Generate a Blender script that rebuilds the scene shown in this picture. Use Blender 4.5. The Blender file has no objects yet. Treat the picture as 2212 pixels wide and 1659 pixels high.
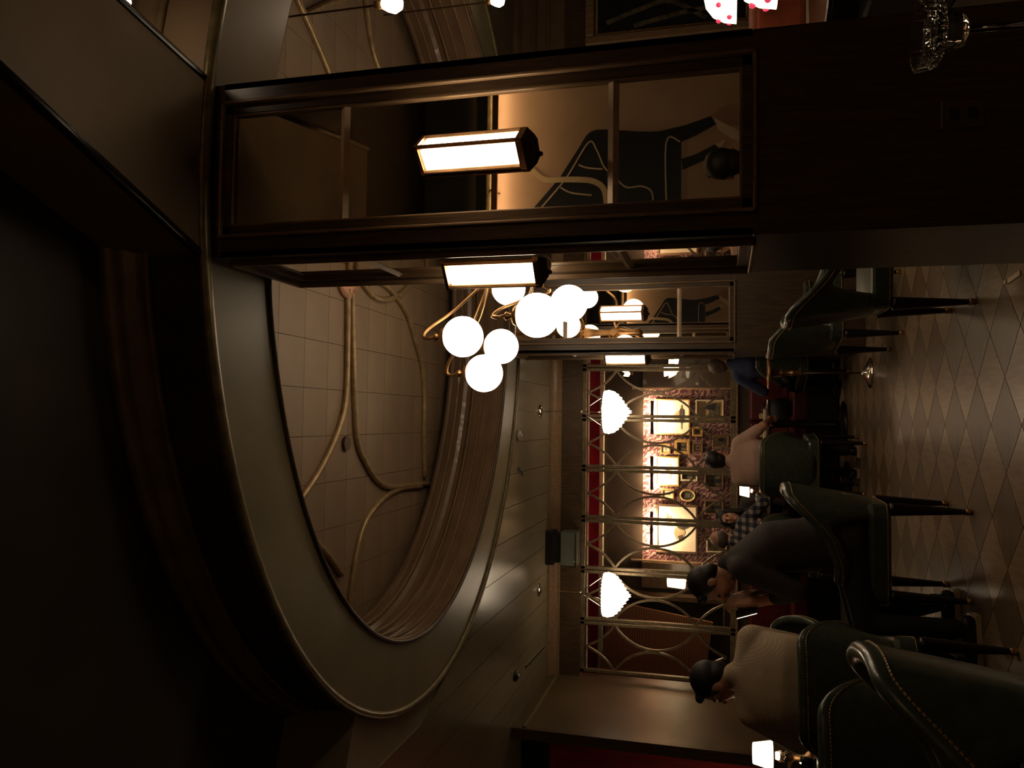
import bpy, bmesh, math, random
from mathutils import Vector, Matrix
random.seed(7)
S = bpy.context.scene
COL = S.collection
R = math.radians
PI = math.pi

# ------------------------------------------------------------------ camera, world, exposure
cam_data = bpy.data.cameras.new('camera')
cam_data.sensor_width = 36.0
cam_data.lens = 1727.0 / 2212.0 * 36.0
cam_data.clip_start = 0.05
cam = bpy.data.objects.new('camera', cam_data)
COL.objects.link(cam)
# the photograph is lying on its side: the top of the room points to the left of the frame
cx_, cy_, cz_ = Vector((0.0130, 0.2540, -0.9671)), Vector((0.9990, -0.0451, 0.0021)), Vector((-0.0431, -0.9661, -0.2544))
cx_.normalize(); cz_.normalize(); cy_ = cz_.cross(cx_).normalized()
cam.matrix_world = Matrix(((cx_.x, cy_.x, cz_.x, 0.0), (cx_.y, cy_.y, cz_.y, 0.0), (cx_.z, cy_.z, cz_.z, 1.2), (0, 0, 0, 1)))
S.camera = cam
w = bpy.data.worlds.new('world'); S.world = w; w.use_nodes = True
w.node_tree.nodes['Background'].inputs[0].default_value = (0.02, 0.013, 0.008, 1)
w.node_tree.nodes['Background'].inputs[1].default_value = 0.12
S.view_settings.view_transform = 'Standard'
S.view_settings.look = 'None'
S.view_settings.exposure = 0.0
S.view_settings.gamma = 1.0
S.view_settings.use_curve_mapping = False
S.cycles.use_denoising = True
S.cycles.caustics_reflective = False
S.cycles.caustics_refractive = False
S.cycles.max_bounces = 8
S.cycles.sample_clamp_indirect = 4.0

L_GLOBE, L_SCONCE, L_CRYSTAL, L_SHADE = 5.5, 19.0, 5.0, 4.0
WARM = (1.0, 0.78, 0.53)
WARM2 = (1.0, 0.71, 0.42)

# ------------------------------------------------------------------ materials
MATS = {}
def nt_of(m):
    m.use_nodes = True
    nt = m.node_tree
    return nt, nt.nodes['Principled BSDF'], nt.links
def mat(name, col, rough=0.5, metal=0.0, emit=None, estr=0.0, kind='noise', scale=8.0, var=0.25, bump=0.0, col2=None, coat=0.0, stretch=None, trans=0.0, ior=1.45):
    if name in MATS: return MATS[name]
    m = bpy.data.materials.new(name); MATS[name] = m
    nt, b, L = nt_of(m)
    b.inputs['Roughness'].default_value = rough
    b.inputs['Metallic'].default_value = metal
    b.inputs['Base Color'].default_value = (*col, 1)
    b.inputs['Coat Weight'].default_value = coat
    b.inputs['IOR'].default_value = ior
    if trans: b.inputs['Transmission Weight'].default_value = trans
    if emit:
        b.inputs['Emission Color'].default_value = (*emit, 1)
        b.inputs['Emission Strength'].default_value = estr
        return m
    if kind == 'plain': return m
    tc = nt.nodes.new('ShaderNodeTexCoord')
    mp = nt.nodes.new('ShaderNodeMapping')
    L.new(tc.outputs['Object'], mp.inputs[0])
    if stretch: mp.inputs['Scale'].default_value = stretch
    n = nt.nodes.new('ShaderNodeTexNoise'); n.inputs['Scale'].default_value = scale; n.inputs['Detail'].default_value = 5
    L.new(mp.outputs[0], n.inputs['Vector'])
    r = nt.nodes.new('ShaderNodeValToRGB')
    c2 = col2 or tuple(min(1, c * (1 + var)) for c in col)
    c1 = tuple(c * (1 - var) for c in col) if not col2 else col
    r.color_ramp.elements[0].position = 0.32; r.color_ramp.elements[0].color = (*c1, 1)
    r.color_ramp.elements[1].position = 0.68; r.color_ramp.elements[1].color = (*c2, 1)
    L.new(n.outputs['Fac'], r.inputs[0])
    L.new(r.outputs[0], b.inputs['Base Color'])
    if bump:
        bp = nt.nodes.new('ShaderNodeBump'); bp.inputs['Strength'].default_value = bump; bp.inputs['Distance'].default_value = 0.01
        L.new(n.outputs['Fac'], bp.inputs['Height']); L.new(bp.outputs[0], b.inputs['Normal'])
    return m

wood_dark = mat('dark stained wood', (0.064, 0.038, 0.020), 0.34, scale=14, var=.35, stretch=(6, 6, .5))
wood_frame = mat('wood frame moulding', (0.21, 0.13, 0.070), 0.28, scale=14, var=.3, stretch=(6, 6, .5))
wood_panel = mat('brown veneer', (0.115, 0.074, 0.040), 0.29, scale=5, var=.22, stretch=(.6, 5, 5), coat=.3)
wood_fascia = mat('fascia wood', (0.135, 0.083, 0.047), 0.30, scale=3, var=.16, stretch=(1.5, 1.5, 3), coat=.2)
olive_soffit = mat('olive lacquered soffit', (0.235, 0.192, 0.112), 0.38, scale=3, var=.12)
olive_ceiling = mat('olive lacquered ceiling boards', (0.175, 0.138, 0.080), 0.26, scale=3, var=.07, stretch=(4, .6, 1))
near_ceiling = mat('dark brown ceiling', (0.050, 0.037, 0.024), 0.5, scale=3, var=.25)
crown_wood = mat('dark crown moulding wood', (0.21, 0.15, 0.085), 0.32, scale=6, var=.3)
bead_gold = mat('antique gold bead', (0.17, 0.13, 0.060), 0.35, metal=.3, scale=20, var=.3)
tile_tan = mat('tan ceiling tile', (0.245, 0.165, 0.102), 0.5, scale=2.5, var=.1)
rib_gold = mat('antique gilt rib', (0.33, 0.225, 0.115), 0.33, metal=.35, scale=18, var=.25)
black_gap = mat('unlit dark void', (0.008, 0.006, 0.004), 0.8, scale=4)
bronze = mat('bronze lattice metal', (0.150, 0.112, 0.062), 0.34, metal=.4, scale=22, var=.3)
brass = mat('brass', (0.52, 0.30, 0.13), 0.28, metal=.95, scale=15, var=.2)
brass_dull = mat('dull brass', (0.36, 0.20, 0.09), 0.36, metal=.85, scale=15, var=.25)
dark_bronze = mat('dark bronze', (0.10, 0.062, 0.032), 0.35, metal=.7, scale=15, var=.3)
chrome = mat('polished silver', (0.72, 0.66, 0.58), 0.14, metal=1.0, scale=10, var=.08)
mirror_m = mat('mirror glass', (0.80, 0.74, 0.64), 0.012, metal=1.0, kind='plain')
glass_m = mat('clear glass', (0.95, 0.95, 0.93), 0.03, trans=1.0, kind='plain')
globe_m = mat('lit opal globe', (0.9, 0.85, 0.75), 0.3, emit=WARM, estr=L_GLOBE)
sconce_m = mat('lit opal panel', (0.9, 0.85, 0.75), 0.3, emit=WARM, estr=L_SCONCE)
crystal_m = mat('lit crystal', (0.95, 0.93, 0.9), 0.1, emit=(1.0, 0.80, 0.56), estr=L_CRYSTAL)
shade_m = mat('lit cream shade', (0.9, 0.8, 0.65), 0.5, emit=(1.0, 0.74, 0.46), estr=L_SHADE)
bulb_m = mat('lit bulb', (0.9, 0.85, 0.75), 0.3, emit=WARM, estr=22.0)
picstrip_m = mat('picture light tube', (0.9, 0.8, 0.65), 0.4, emit=WARM2, estr=650.0)
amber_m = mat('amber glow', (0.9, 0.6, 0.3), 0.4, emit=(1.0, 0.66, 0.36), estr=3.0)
leather_green = mat('bottle green leather', (0.046, 0.060, 0.041), 0.34, scale=30, var=.25, bump=.05, coat=.25)
leather_red = mat('red leather', (0.075, 0.0045, 0.0045), 0.4, scale=12, var=.3, bump=.05)
stitch_m = mat('yellow stitching', (0.34, 0.20, 0.045), 0.6, scale=40, var=.3)
black_wood = mat('black lacquered wood', (0.009, 0.007, 0.006), 0.3, scale=12, var=.3)
skin_m = mat('skin', (0.52, 0.26, 0.165), 0.5, scale=18, var=.12)
skin_brown = mat('brown skin', (0.18, 0.085, 0.05), 0.5, scale=18, var=.12)
hair_dark = mat('dark brown hair', (0.012, 0.008, 0.006), 0.5, scale=60, var=.5, bump=.3, stretch=(4, 4, .6))
hair_grey = mat('greying hair', (0.10, 0.068, 0.05), 0.5, scale=60, var=.4, bump=.3, stretch=(4, 4, .6))
trouser_m = mat('black trousers', (0.010, 0.009, 0.010), 0.8, scale=20, var=.3, bump=.1)
cloth_dark = mat('charcoal sweater knit', (0.040, 0.030, 0.028), 0.85, scale=24, var=.2, bump=.15)
cloth_blue = mat('navy blue cloth', (0.028, 0.034, 0.085), 0.8, scale=14, var=.25, bump=.15)
cloth_pink = mat('pale pink shirt cloth', (0.52, 0.33, 0.255), 0.8, scale=7, var=.1, bump=.15)
shoe_black = mat('black shoe leather', (0.012, 0.010, 0.009), 0.4, scale=12)
shoe_white = mat('off white shoe sole', (0.60, 0.42, 0.28), 0.5, scale=12, var=.1)
eye_m = mat('eye', (0.03, 0.018, 0.012), 0.2, kind='plain')
lip_m = mat('lips', (0.30, 0.09, 0.07), 0.5, kind='plain')
paper = mat('cream picture paper', (0.82, 0.71, 0.53), 0.7, scale=5, var=.06)
ink = mat('picture ink', (0.05, 0.04, 0.032), 0.7, scale=9, var=.4)
wash_tan = mat('tan watercolour wash', (0.34, 0.24, 0.13), 0.7, scale=9, var=.3)
wash_dim = mat('dim green brown landscape paint', (0.085, 0.07, 0.04), 0.6, scale=14, var=.6)
gilt = mat('gilt picture frame', (0.46, 0.29, 0.10), 0.35, metal=.5, scale=40, var=.35, bump=.2)
frame_brown = mat('brown picture frame', (0.10, 0.055, 0.03), 0.4, scale=20, var=.3)
cream_wall = mat('cream wall panel', (0.46, 0.305, 0.195), 0.5, scale=2.2, var=.12)
black_paint = mat('black mural paint', (0.010, 0.011, 0.014), 0.45, scale=6, var=.3)
cream_paint = mat('cream mural line', (0.62, 0.50, 0.34), 0.5, scale=6, var=.1)
swoosh_paint = mat('pale gold mural band', (0.66, 0.50, 0.30), 0.45, scale=6, var=.1)
hand_paint = mat('pinkish mural paint', (0.36, 0.20, 0.13), 0.5, scale=6, var=.15)
red_cloth = mat('crimson cloth', (0.40, 0.018, 0.022), 0.75, scale=3, var=.45, stretch=(3, 3, .4))
box_grey = mat('grey green equipment casing', (0.10, 0.105, 0.085), 0.45, scale=10, var=.1)
plastic_dark = mat('dark plastic', (0.012, 0.011, 0.010), 0.45, scale=10)
plate_brown = mat('brown switch plate', (0.075, 0.042, 0.026), 0.4, scale=10, var=.15)
plastic_white = mat('off white plastic', (0.45, 0.38, 0.27), 0.45, scale=10, var=.1)
napkin_m = mat('cream linen', (0.62, 0.48, 0.32), 0.8, scale=20, var=.1)
floor_a = mat('light parquet', (0.235, 0.162, 0.098), 0.30, scale=7, var=.25, stretch=(7, .8, 1))
floor_b = mat('dark parquet', (0.128, 0.084, 0.048), 0.38, scale=7, var=.3, stretch=(.8, 7, 1))
floor_c = mat('floor bed', (0.050, 0.029, 0.015), 0.4, scale=7, var=.3)
tablecloth_m = mat('black tablecloth', (0.010, 0.008, 0.007), 0.7, scale=9, var=.3)
table_top_m = mat('dark polished table top', (0.03, 0.018, 0.011), 0.22, scale=9, var=.3)
flower_red = mat('crimson glass petal', (0.6, 0.03, 0.08), 0.3, emit=(0.75, 0.05, 0.12), estr=.9)
room_dark = mat('back room shade tone', (0.030, 0.018, 0.010), 0.5, scale=3, var=.2)
red_frieze = mat('crimson frieze paint', (0.22, 0.010, 0.030), 0.4, scale=2.4, var=.5)
trim_pale = mat('pale moulding paint', (0.42, 0.36, 0.24), 0.45, scale=9, var=.15)
amber_booth = mat('rust leather', (0.25, 0.055, 0.022), 0.45, scale=7, var=.35, bump=.05)

def pattern_mat(name, builder, rough=0.8):
    m = bpy.data.materials.new(name); MATS[name] = m
    nt, b, L = nt_of(m); b.inputs['Roughness'].default_value = rough
    builder(nt, b, L); return m
def _node(nt, t, **kw):
    n = nt.nodes.new(t)
    for k, v in kw.items(): setattr(n, k, v)
    return n
def _plaid(nt, b, L):
    tc = _node(nt, 'ShaderNodeTexCoord')
    sx = _node(nt, 'ShaderNodeSeparateXYZ'); L.new(tc.outputs['Object'], sx.inputs[0])
    vals = []
    for ax in ('X', 'Z'):
        a = _node(nt, 'ShaderNodeMath', operation='MULTIPLY'); a.inputs[1].default_value = 95; L.new(sx.outputs[ax], a.inputs[0])
        s = _node(nt, 'ShaderNodeMath', operation='SINE'); L.new(a.outputs[0], s.inputs[0])
        g = _node(nt, 'ShaderNodeMath', operation='GREATER_THAN'); g.inputs[1].default_value = 0.0; L.new(s.outputs[0], g.inputs[0]); vals.append(g)
    ad = _node(nt, 'ShaderNodeMath', operation='ADD'); L.new(vals[0].outputs[0], ad.inputs[0]); L.new(vals[1].outputs[0], ad.inputs[1])
    h = _node(nt, 'ShaderNodeMath', operation='MULTIPLY'); h.inputs[1].default_value = .5; L.new(ad.outputs[0], h.inputs[0])
    r = _node(nt, 'ShaderNodeValToRGB'); r.color_ramp.interpolation = 'CONSTANT'
    r.color_ramp.elements[0].color = (.016, .016, .030, 1)
    r.color_ramp.elements[1].position = .3; r.color_ramp.elements[1].color = (.07, .07, .10, 1)
    e = r.color_ramp.elements.new(.8); e.color = (.40, .33, .24, 1)
    L.new(h.outputs[0], r.inputs[0]); L.new(r.outputs[0], b.inputs['Base Color'])
plaid_m = pattern_mat('plaid shirt cloth', _plaid)
def _waffle(nt, b, L):
    tc = _node(nt, 'ShaderNodeTexCoord')
    c = _node(nt, 'ShaderNodeTexChecker'); c.inputs['Scale'].default_value = 170
    c.inputs[1].default_value = (.66, .52, .36, 1); c.inputs[2].default_value = (.44, .33, .22, 1)
    L.new(tc.outputs['Object'], c.inputs[0]); L.new(c.outputs[0], b.inputs['Base Color'])
    n = _node(nt, 'ShaderNodeTexNoise'); n.inputs['Scale'].default_value = 6; L.new(tc.outputs['Object'], n.inputs[0])
    bp = _node(nt, 'ShaderNodeBump'); bp.inputs['Strength'].default_value = .3; bp.inputs['Distance'].default_value = .03
    L.new(n.outputs[0], bp.inputs['Height']); L.new(bp.outputs[0], b.inputs['Normal'])
waffle_m = pattern_mat('cream waffle knit', _waffle)
def _damask(nt, b, L):
    tc = _node(nt, 'ShaderNodeTexCoord')
    v = _node(nt, 'ShaderNodeTexVoronoi'); v.inputs['Scale'].default_value = 11; v.inputs['Randomness'].default_value = .25
    L.new(tc.outputs['Object'], v.inputs[0])
    wv = _node(nt, 'ShaderNodeTexWave'); wv.inputs['Scale'].default_value = 8; wv.inputs['Distortion'].default_value = 14; wv.bands_direction = 'DIAGONAL'
    L.new(tc.outputs['Object'], wv.inputs[0])
    mx = _node(nt, 'ShaderNodeMath', operation='MULTIPLY'); L.new(v.outputs['Distance'], mx.inputs[0]); L.new(wv.outputs['Fac'], mx.inputs[1])
    r = _node(nt, 'ShaderNodeValToRGB')
    r.color_ramp.elements[0].position = .12; r.color_ramp.elements[0].color = (.060, .011, .018, 1)
    r.color_ramp.elements[1].position = .34; r.color_ramp.elements[1].color = (.30, .185, .15, 1)
    L.new(mx.outputs[0], r.inputs[0]); L.new(r.outputs[0], b.inputs['Base Color'])
damask_m = pattern_mat('burgundy damask wallpaper', _damask, .6)
def _slats(nt, b, L):
    tc = _node(nt, 'ShaderNodeTexCoord')
    wv = _node(nt, 'ShaderNodeTexWave'); wv.inputs['Scale'].default_value = 9; wv.inputs['Distortion'].default_value = .6; wv.bands_direction = 'Z'
    L.new(tc.outputs['Object'], wv.inputs[0])
    r = _node(nt, 'ShaderNodeValToRGB'); r.color_ramp.elements[0].color = (.15, .05, .02, 1); r.color_ramp.elements[1].color = (.34, .15, .06, 1)
    L.new(wv.outputs['Fac'], r.inputs[0]); L.new(r.outputs[0], b.inputs['Base Color'])
slat_m = pattern_mat('rust striped wall cloth', _slats, .6)

# ------------------------------------------------------------------ helpers
def link(o, parent=None):
    COL.objects.link(o)
    if parent: o.parent = parent
    return o
def obj(name, bm, m, parent=None, smooth=False, label=None, bevel=0.0):
    me = bpy.data.meshes.new(name)
    bmesh.ops.recalc_face_normals(bm, faces=bm.faces[:])
    bm.to_mesh(me); bm.free()
    for mm in (m if isinstance(m, (list, tuple)) else [m]): me.materials.append(mm)
    if smooth:
        for p in me.polygons: p.use_smooth = True
    o = bpy.data.objects.new(name, me)
    if label: o['label'] = label
    if bevel:
        md = o.modifiers.new('bevel', 'BEVEL'); md.width = bevel; md.segments = 2; md.limit_method = 'ANGLE'
    return link(o, parent)
def empty(name, loc=(0, 0, 0), rz=0.0):
    o = bpy.data.objects.new(name, None); o.empty_display_size = .1
    o.location = loc; o.rotation_euler = (0, 0, rz)
    return link(o)
def tag(o, label, cat, group=None):
    o['label'] = label; o['category'] = cat
    if group: o['group'] = group
    return o
def struct(o): o['kind'] = 'structure'; return o
def thing(name, label, cat, loc=(0, 0, 0), rz=0.0, group=None): return tag(empty(name, loc, rz), label, cat, group)
def dup(root, loc, rz, label=None, group=None):
    r = root.copy(); COL.objects.link(r); r.location = loc; r.rotation_euler = (0, 0, rz)
    if label: r['label'] = label
    if group: r['group'] = group
    for ch in list(root.children):
        c = ch.copy(); COL.objects.link(c); c.parent = r
        for g in list(ch.children):
            d = g.copy(); COL.objects.link(d); d.parent = c
    return r
NB = bmesh.new
def box(bm, c, s, rot=None):
    v = []
    for dx in (-.5, .5):
        for dy in (-.5, .5):
            for dz in (-.5, .5):
                p = Vector((dx * s[0], dy * s[1], dz * s[2]))
                if rot: p = rot @ p
                v.append(bm.verts.new(p + Vector(c)))
    for f in ((0, 1, 3, 2), (4, 6, 7, 5), (0, 4, 5, 1), (2, 3, 7, 6), (0, 2, 6, 4), (1, 5, 7, 3)):
        bm.faces.new([v[i] for i in f])
    return bm
def B(c, s, rot=None): return box(NB(), c, s, rot)
def B2(a, b): return B([(a[i] + b[i]) / 2 for i in range(3)], [abs(b[i] - a[i]) for i in range(3)])
def prism(bm, pts, z0, z1, axis='z'):
    def P(p, h):
        if axis == 'z': return (p[0], p[1], h)
        if axis == 'y': return (p[0], h, p[1])
        return (h, p[0], p[1])
    lo = [bm.verts.new(P(p, z0)) for p in pts]; hi = [bm.verts.new(P(p, z1)) for p in pts]
    n = len(pts)
    bm.faces.new(lo); bm.faces.new(hi)
    for i in range(n): bm.faces.new((lo[i], lo[(i + 1) % n], hi[(i + 1) % n], hi[i]))
    return bm
def lathe(bm, prof, c=(0, 0, 0), n=24, rot=None):
    rings = []
    for r, z in prof:
        ring = []
        for i in range(n):
            a = 2 * PI * i / n
            p = Vector((r * math.cos(a), r * math.sin(a), z))
            if rot: p = rot @ p
            ring.append(bm.verts.new(p + Vector(c)))
        rings.append(ring)
    for k in range(len(rings) - 1):
        for i in range(n):
            bm.faces.new((rings[k][i], rings[k][(i + 1) % n], rings[k + 1][(i + 1) % n], rings[k + 1][i]))
    bm.faces.new(rings[0]); bm.faces.new(rings[-1])
    return bm
def sphere(bm, c, r, u=24, v=14):
    prof = [(max(1e-4, r * math.sin(PI * k / v)), -r * math.cos(PI * k / v)) for k in range(v + 1)]
    return lathe(bm, prof, c, u)
def frame_dirs(d):
    d = d.normalized()
    up = Vector((0, 0, 1)) if abs(d.z) < .95 else Vector((1, 0, 0))
    s = d.cross(up).normalized()
    return s, s.cross(d).normalized()
def tube(bm, pts, r, n=10, cap=True, closed=False):
    pts = [Vector(p) for p in pts]; N = len(pts); rings = []
    rr = r if isinstance(r, (list, tuple)) else [r] * N
    s0 = None
    for i, p in enumerate(pts):
        a = pts[(i - 1) % N] if (closed or i > 0) else p
        b = pts[(i + 1) % N] if (closed or i < N - 1) else p
        d = (b - a).normalized()
        if s0 is None: s, u = frame_dirs(d)
        else:
            s = (s0 - d * s0.dot(d)).normalized(); u = s.cross(d).normalized()
        s0 = s
        rings.append([bm.verts.new(p + (s * math.cos(2 * PI * k / n) + u * math.sin(2 * PI * k / n)) * rr[i]) for k in range(n)])
    for i in range(N if closed else N - 1):
        A, Bq = rings[i], rings[(i + 1) % N]
        for k in range(n): bm.faces.new((A[k], A[(k + 1) % n], Bq[(k + 1) % n], Bq[k]))
    if cap and not closed: bm.faces.new(rings[0]); bm.faces.new(rings[-1])
    return bm
def bar(bm, pts, w, d, normal=(0, -1, 0)):
    """flat bar w wide in the plane, d deep along the normal, following pts"""
    pts = [Vector(p) for p in pts]; nn = Vector(normal).normalized(); rings = []
    for i, p in enumerate(pts):
        a = pts[max(0, i - 1)]; b = pts[min(len(pts) - 1, i + 1)]
        t = (b - a).normalized(); s = t.cross(nn).normalized()
        rings.append([bm.verts.new(p + s * (w / 2 * sx) + nn * (d / 2 * sy)) for sx, sy in ((-1, -1), (1, -1), (1, 1), (-1, 1))])
    for i in range(len(rings) - 1):
        for k in range(4): bm.faces.new((rings[i][k], rings[i][(k + 1) % 4], rings[i + 1][(k + 1) % 4], rings[i + 1][k]))
    bm.faces.new(rings[0]); bm.faces.new(rings[-1])
    return bm
def spline(pts, n=8):
    pts = [Vector(p) for p in pts]; out = []
    P = [pts[0]] + pts + [pts[-1]]
    for i in range(1, len(P) - 2):
        a, b, c, d = P[i - 1], P[i], P[i + 1], P[i + 2]
        for k in range(n):
            t = k / n
            out.append(.5 * ((2 * b) + (c - a) * t + (2 * a - 5 * b + 4 * c - d) * t * t + (3 * b - a - 3 * c + d) * t ** 3))
    out.append(pts[-1]); return out
def ell(a, ax, by, cx=1.03, cy=5.42): return (cx + ax * math.cos(a), cy + by * math.sin(a))
def sweep_ellipse(bm, prof, ax, by, a0=0.0, a1=2 * PI, n=128, close=False):
    """prof: (outward offset, z) points swept round the oval"""
    full = abs(a1 - a0 - 2 * PI) < 1e-6
    cols = []
    for i in range(n if full else n + 1):
        a = a0 + (a1 - a0) * i / n
        col = []
        for off, z in prof:
            x, y = ell(a, ax + off, by + off); col.append(bm.verts.new((x, y, z)))
        cols.append(col)
    m = len(prof)
    for i in range(n if full else n):
        A, Bq = cols[i], cols[(i + 1) % len(cols)]
        for k in range(m if close else m - 1): bm.faces.new((A[k], A[(k + 1) % m], Bq[(k + 1) % m], Bq[k]))
    if close and not full: bm.faces.new(cols[0]); bm.faces.new(cols[-1])
    return bm

# ------------------------------------------------------------------ the setting: floor
floor = struct(obj('floor', B2((-7, -1.0, -.04), (7, 14, -.012)), floor_c))
t0 = None
tile_meshes = []
for m_ in (floor_a, floor_b):
    bm = prism(NB(), [(-.2065, 0), (0, -.1935), (.2065, 0), (0, .1935)], -.012, 0)
    tile_meshes.append(bm)
hx, hy = .21, .1965
tm = []
for bm, m_ in zip(tile_meshes, (floor_a, floor_b)):
    me = bpy.data.meshes.new('floor_tile'); bm.to_mesh(me); bm.free(); me.materials.append(m_); tm.append(me)
for j in range(0, 29):
    y = 3.35 + j * hy
    for i in range(-11, 8):
        if (i + j) % 2: continue
        x = .21 + i * hx
        if x < -1.9 or x > 1.6: continue
        if y > 6.8 and (x < -.9): continue
        o = bpy.data.objects.new('floor_tile', tm[(i) % 2]); o.location = (x, y, 0); link(o, floor)

# ------------------------------------------------------------------ the setting: ceiling with its oval recess
IA, IB_, OA, OB = 2.56, 2.155, 3.0, 2.62
ceiling = struct(empty('ceiling', (0, 0, 0)))
sof = [(0, 3.25), (0, 3.262), (.455, 3.262), (.455, 3.25)]
AR0, AR1 = R(-84), R(-8)
obj('soffit_ring', sweep_ellipse(NB(), sof, IA, IB_, AR1, AR0 + 2 * PI, close=True), olive_soffit, ceiling)
obj('soffit_ring', sweep_ellipse(NB(), sof, IA, IB_, AR0, AR1, 40, close=True), tile_tan, ceiling)
TH0, TH1 = R(-24), R(204)
def rect_hit(a):
    dx, dy = math.cos(a), math.sin(a); cx, cy = 1.03, 5.42
    ts = []
    if dx > 1e-9: ts.append((7 - cx) / dx)
    if dx < -1e-9: ts.append((-6.5 - cx) / dx)
    if dy > 1e-9: ts.append((9.86 - cy) / dy)
    if dy < -1e-9: ts.append((-.9 - cy) / dy)
    t = min(ts); return cx + dx * t, cy + dy * t
def ring_slab(a0, a1, z0, z1, n=90):
    bm = NB(); cols = []
    for i in range(n + 1):
        a = a0 + (a1 - a0) * i / n
        # polar angle of the ellipse point, then out to the walls
        x, y = ell(a, OA, OB); pa = math.atan2(y - 5.42, x - 1.03)
        X, Y = rect_hit(pa)
        cols.append([bm.verts.new(p) for p in ((x, y, z0), (X, Y, z0), (X, Y, z1), (x, y, z1))])
    for i in range(n):
        for k in range(4): bm.faces.new((cols[i][k], cols[i][(k + 1) % 4], cols[i + 1][(k + 1) % 4], cols[i + 1][k]))
    bm.faces.new(cols[0]); bm.faces.new(cols[-1]); return bm
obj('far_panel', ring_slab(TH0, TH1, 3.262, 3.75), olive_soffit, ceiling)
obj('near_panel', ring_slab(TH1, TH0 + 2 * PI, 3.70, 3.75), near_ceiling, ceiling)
# boards of the far ceiling, each its own piece
xb = -6.0
while xb < 6.4:
    x0, x1 = xb + .003, xb + .317
    xm = (x0 + x1) / 2
    q = 1 - ((xm - 1.03) / (OA + .02)) ** 2
    ys = [5.42 + (OB + .02) * math.sqrt(max(0, 1 - ((xx - 1.03) / (OA + .02)) ** 2)) for xx in (x0, x1)]
    if x1 < -1.99 or x0 > 4.05: ys = [4.6, 4.6]
    elif x0 < -1.99: ys = [5.42, ys[1]]
    elif x1 > 4.05: ys = [ys[0], 5.42]
    bm = prism(NB(), [(x0, ys[0]), (x1, ys[1]), (x1, 9.84), (x0, 9.84)], 3.246, 3.262)
    obj('ceiling_board', bm, olive_ceiling, ceiling)
    xb += .32
# lip bead, skirt and crown on the near side
obj('lip_bead', sweep_ellipse(NB(), [(.02, 3.262), (-.018, 3.25), (-.022, 3.236), (-.005, 3.224), (.02, 3.226), (.034, 3.24), (.034, 3.262)], OA, OB, close=True), bead_gold, ceiling, True)
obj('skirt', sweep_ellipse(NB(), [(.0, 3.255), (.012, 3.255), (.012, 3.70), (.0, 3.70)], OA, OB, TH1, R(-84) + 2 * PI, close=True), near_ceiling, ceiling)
obj('skirt', sweep_ellipse(NB(), [(.0, 3.255), (.012, 3.255), (.012, 3.70), (.0, 3.70)], OA, OB, R(-84), TH0, 40, close=True), tile_tan, ceiling)  # right stretch in lighter tan: the bulb's light put into its colour
obj('crown_moulding', sweep_ellipse(NB(), [(.012, 3.50), (.034, 3.505), (.036, 3.525), (.022, 3.535), (.03, 3.57), (.055, 3.60), (.06, 3.63), (.045, 3.64), (.075, 3.66), (.08, 3.70), (.012, 3.70)], OA, OB, TH1, TH0 + 2 * PI, close=True), crown_wood, ceiling, True)
# dark bead in place of the lip's cast shade, and the moulded fascia of the recess
obj('lip_shadow_bead', sweep_ellipse(NB(), [(-.004, 3.262), (-.014, 3.256), (-.014, 3.240), (-.002, 3.232), (.012, 3.236), (.014, 3.25)], IA, IB_, AR1, AR0 + 2 * PI, close=True), wood_dark, ceiling, True)
for z in (3.268, 3.37, 3.467, 3.556, 3.712, 3.80):
    obj('bead', sweep_ellipse(NB(), [(-.012, z - .006), (-.020, z), (-.012, z + .006), (.012, z)], IA, IB_, close=True), wood_frame, ceiling)
fp = [(0, 3.25), (-.016, 3.258), (-.016, 3.272), (.0, 3.28), (.002, 3.36), (-.012, 3.364), (-.012, 3.374), (.004, 3.378), (.010, 3.455), (-.006, 3.459), (-.006, 3.470), (.012, 3.474),
      (.018, 3.545), (-.006, 3.551), (-.010, 3.562), (.004, 3.568), (.014, 3.574), (.045, 3.60), (.052, 3.64), (.040, 3.675), (.012, 3.70), (-.012, 3.705), (-.016, 3.72), (.0, 3.728), (.004, 3.77), (-.016, 3.776), (-.022, 3.80), (-.01, 3.825), (.02, 3.835), (.36, 3.84)]
obj('fascia', sweep_ellipse(NB(), fp, IA, IB_), wood_fascia, ceiling, False)
obj('recess_back', sweep_ellipse(NB(), [(.36, 3.84), (.40, 3.9), (.40, 4.0), (-1.4, 4.0)], IA, IB_), black_gap, ceiling)
# ceiling tiles, one object each (clear of the fascia by a dark shadow joint)
bm = B((0, 0, 0), (.3285, .3285, .02)); bmesh.ops.bevel(bm, geom=bm.edges[:], offset=.0025, segments=1)
tme = bpy.data.meshes.new('ceiling_tile'); bm.to_mesh(tme); bm.free(); tme.materials.append(tile_tan)
for i in range(-9, 10):
    for j in range(-8, 9):
        x, y = .69 + i * .332, 5.00 + j * .332
        if ((x - 1.03) / (IA + .40)) ** 2 + ((y - 5.42) / (IB_ + .40)) ** 2 > 1: continue
        o = bpy.data.objects.new('ceiling_tile', tme); o.location = (x, y, 3.93); link(o, ceiling)
obj('tile_bed', B2((-2.2, 2.6, 3.945), (4.3, 8.2, 3.96)), black_gap, ceiling)
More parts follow.
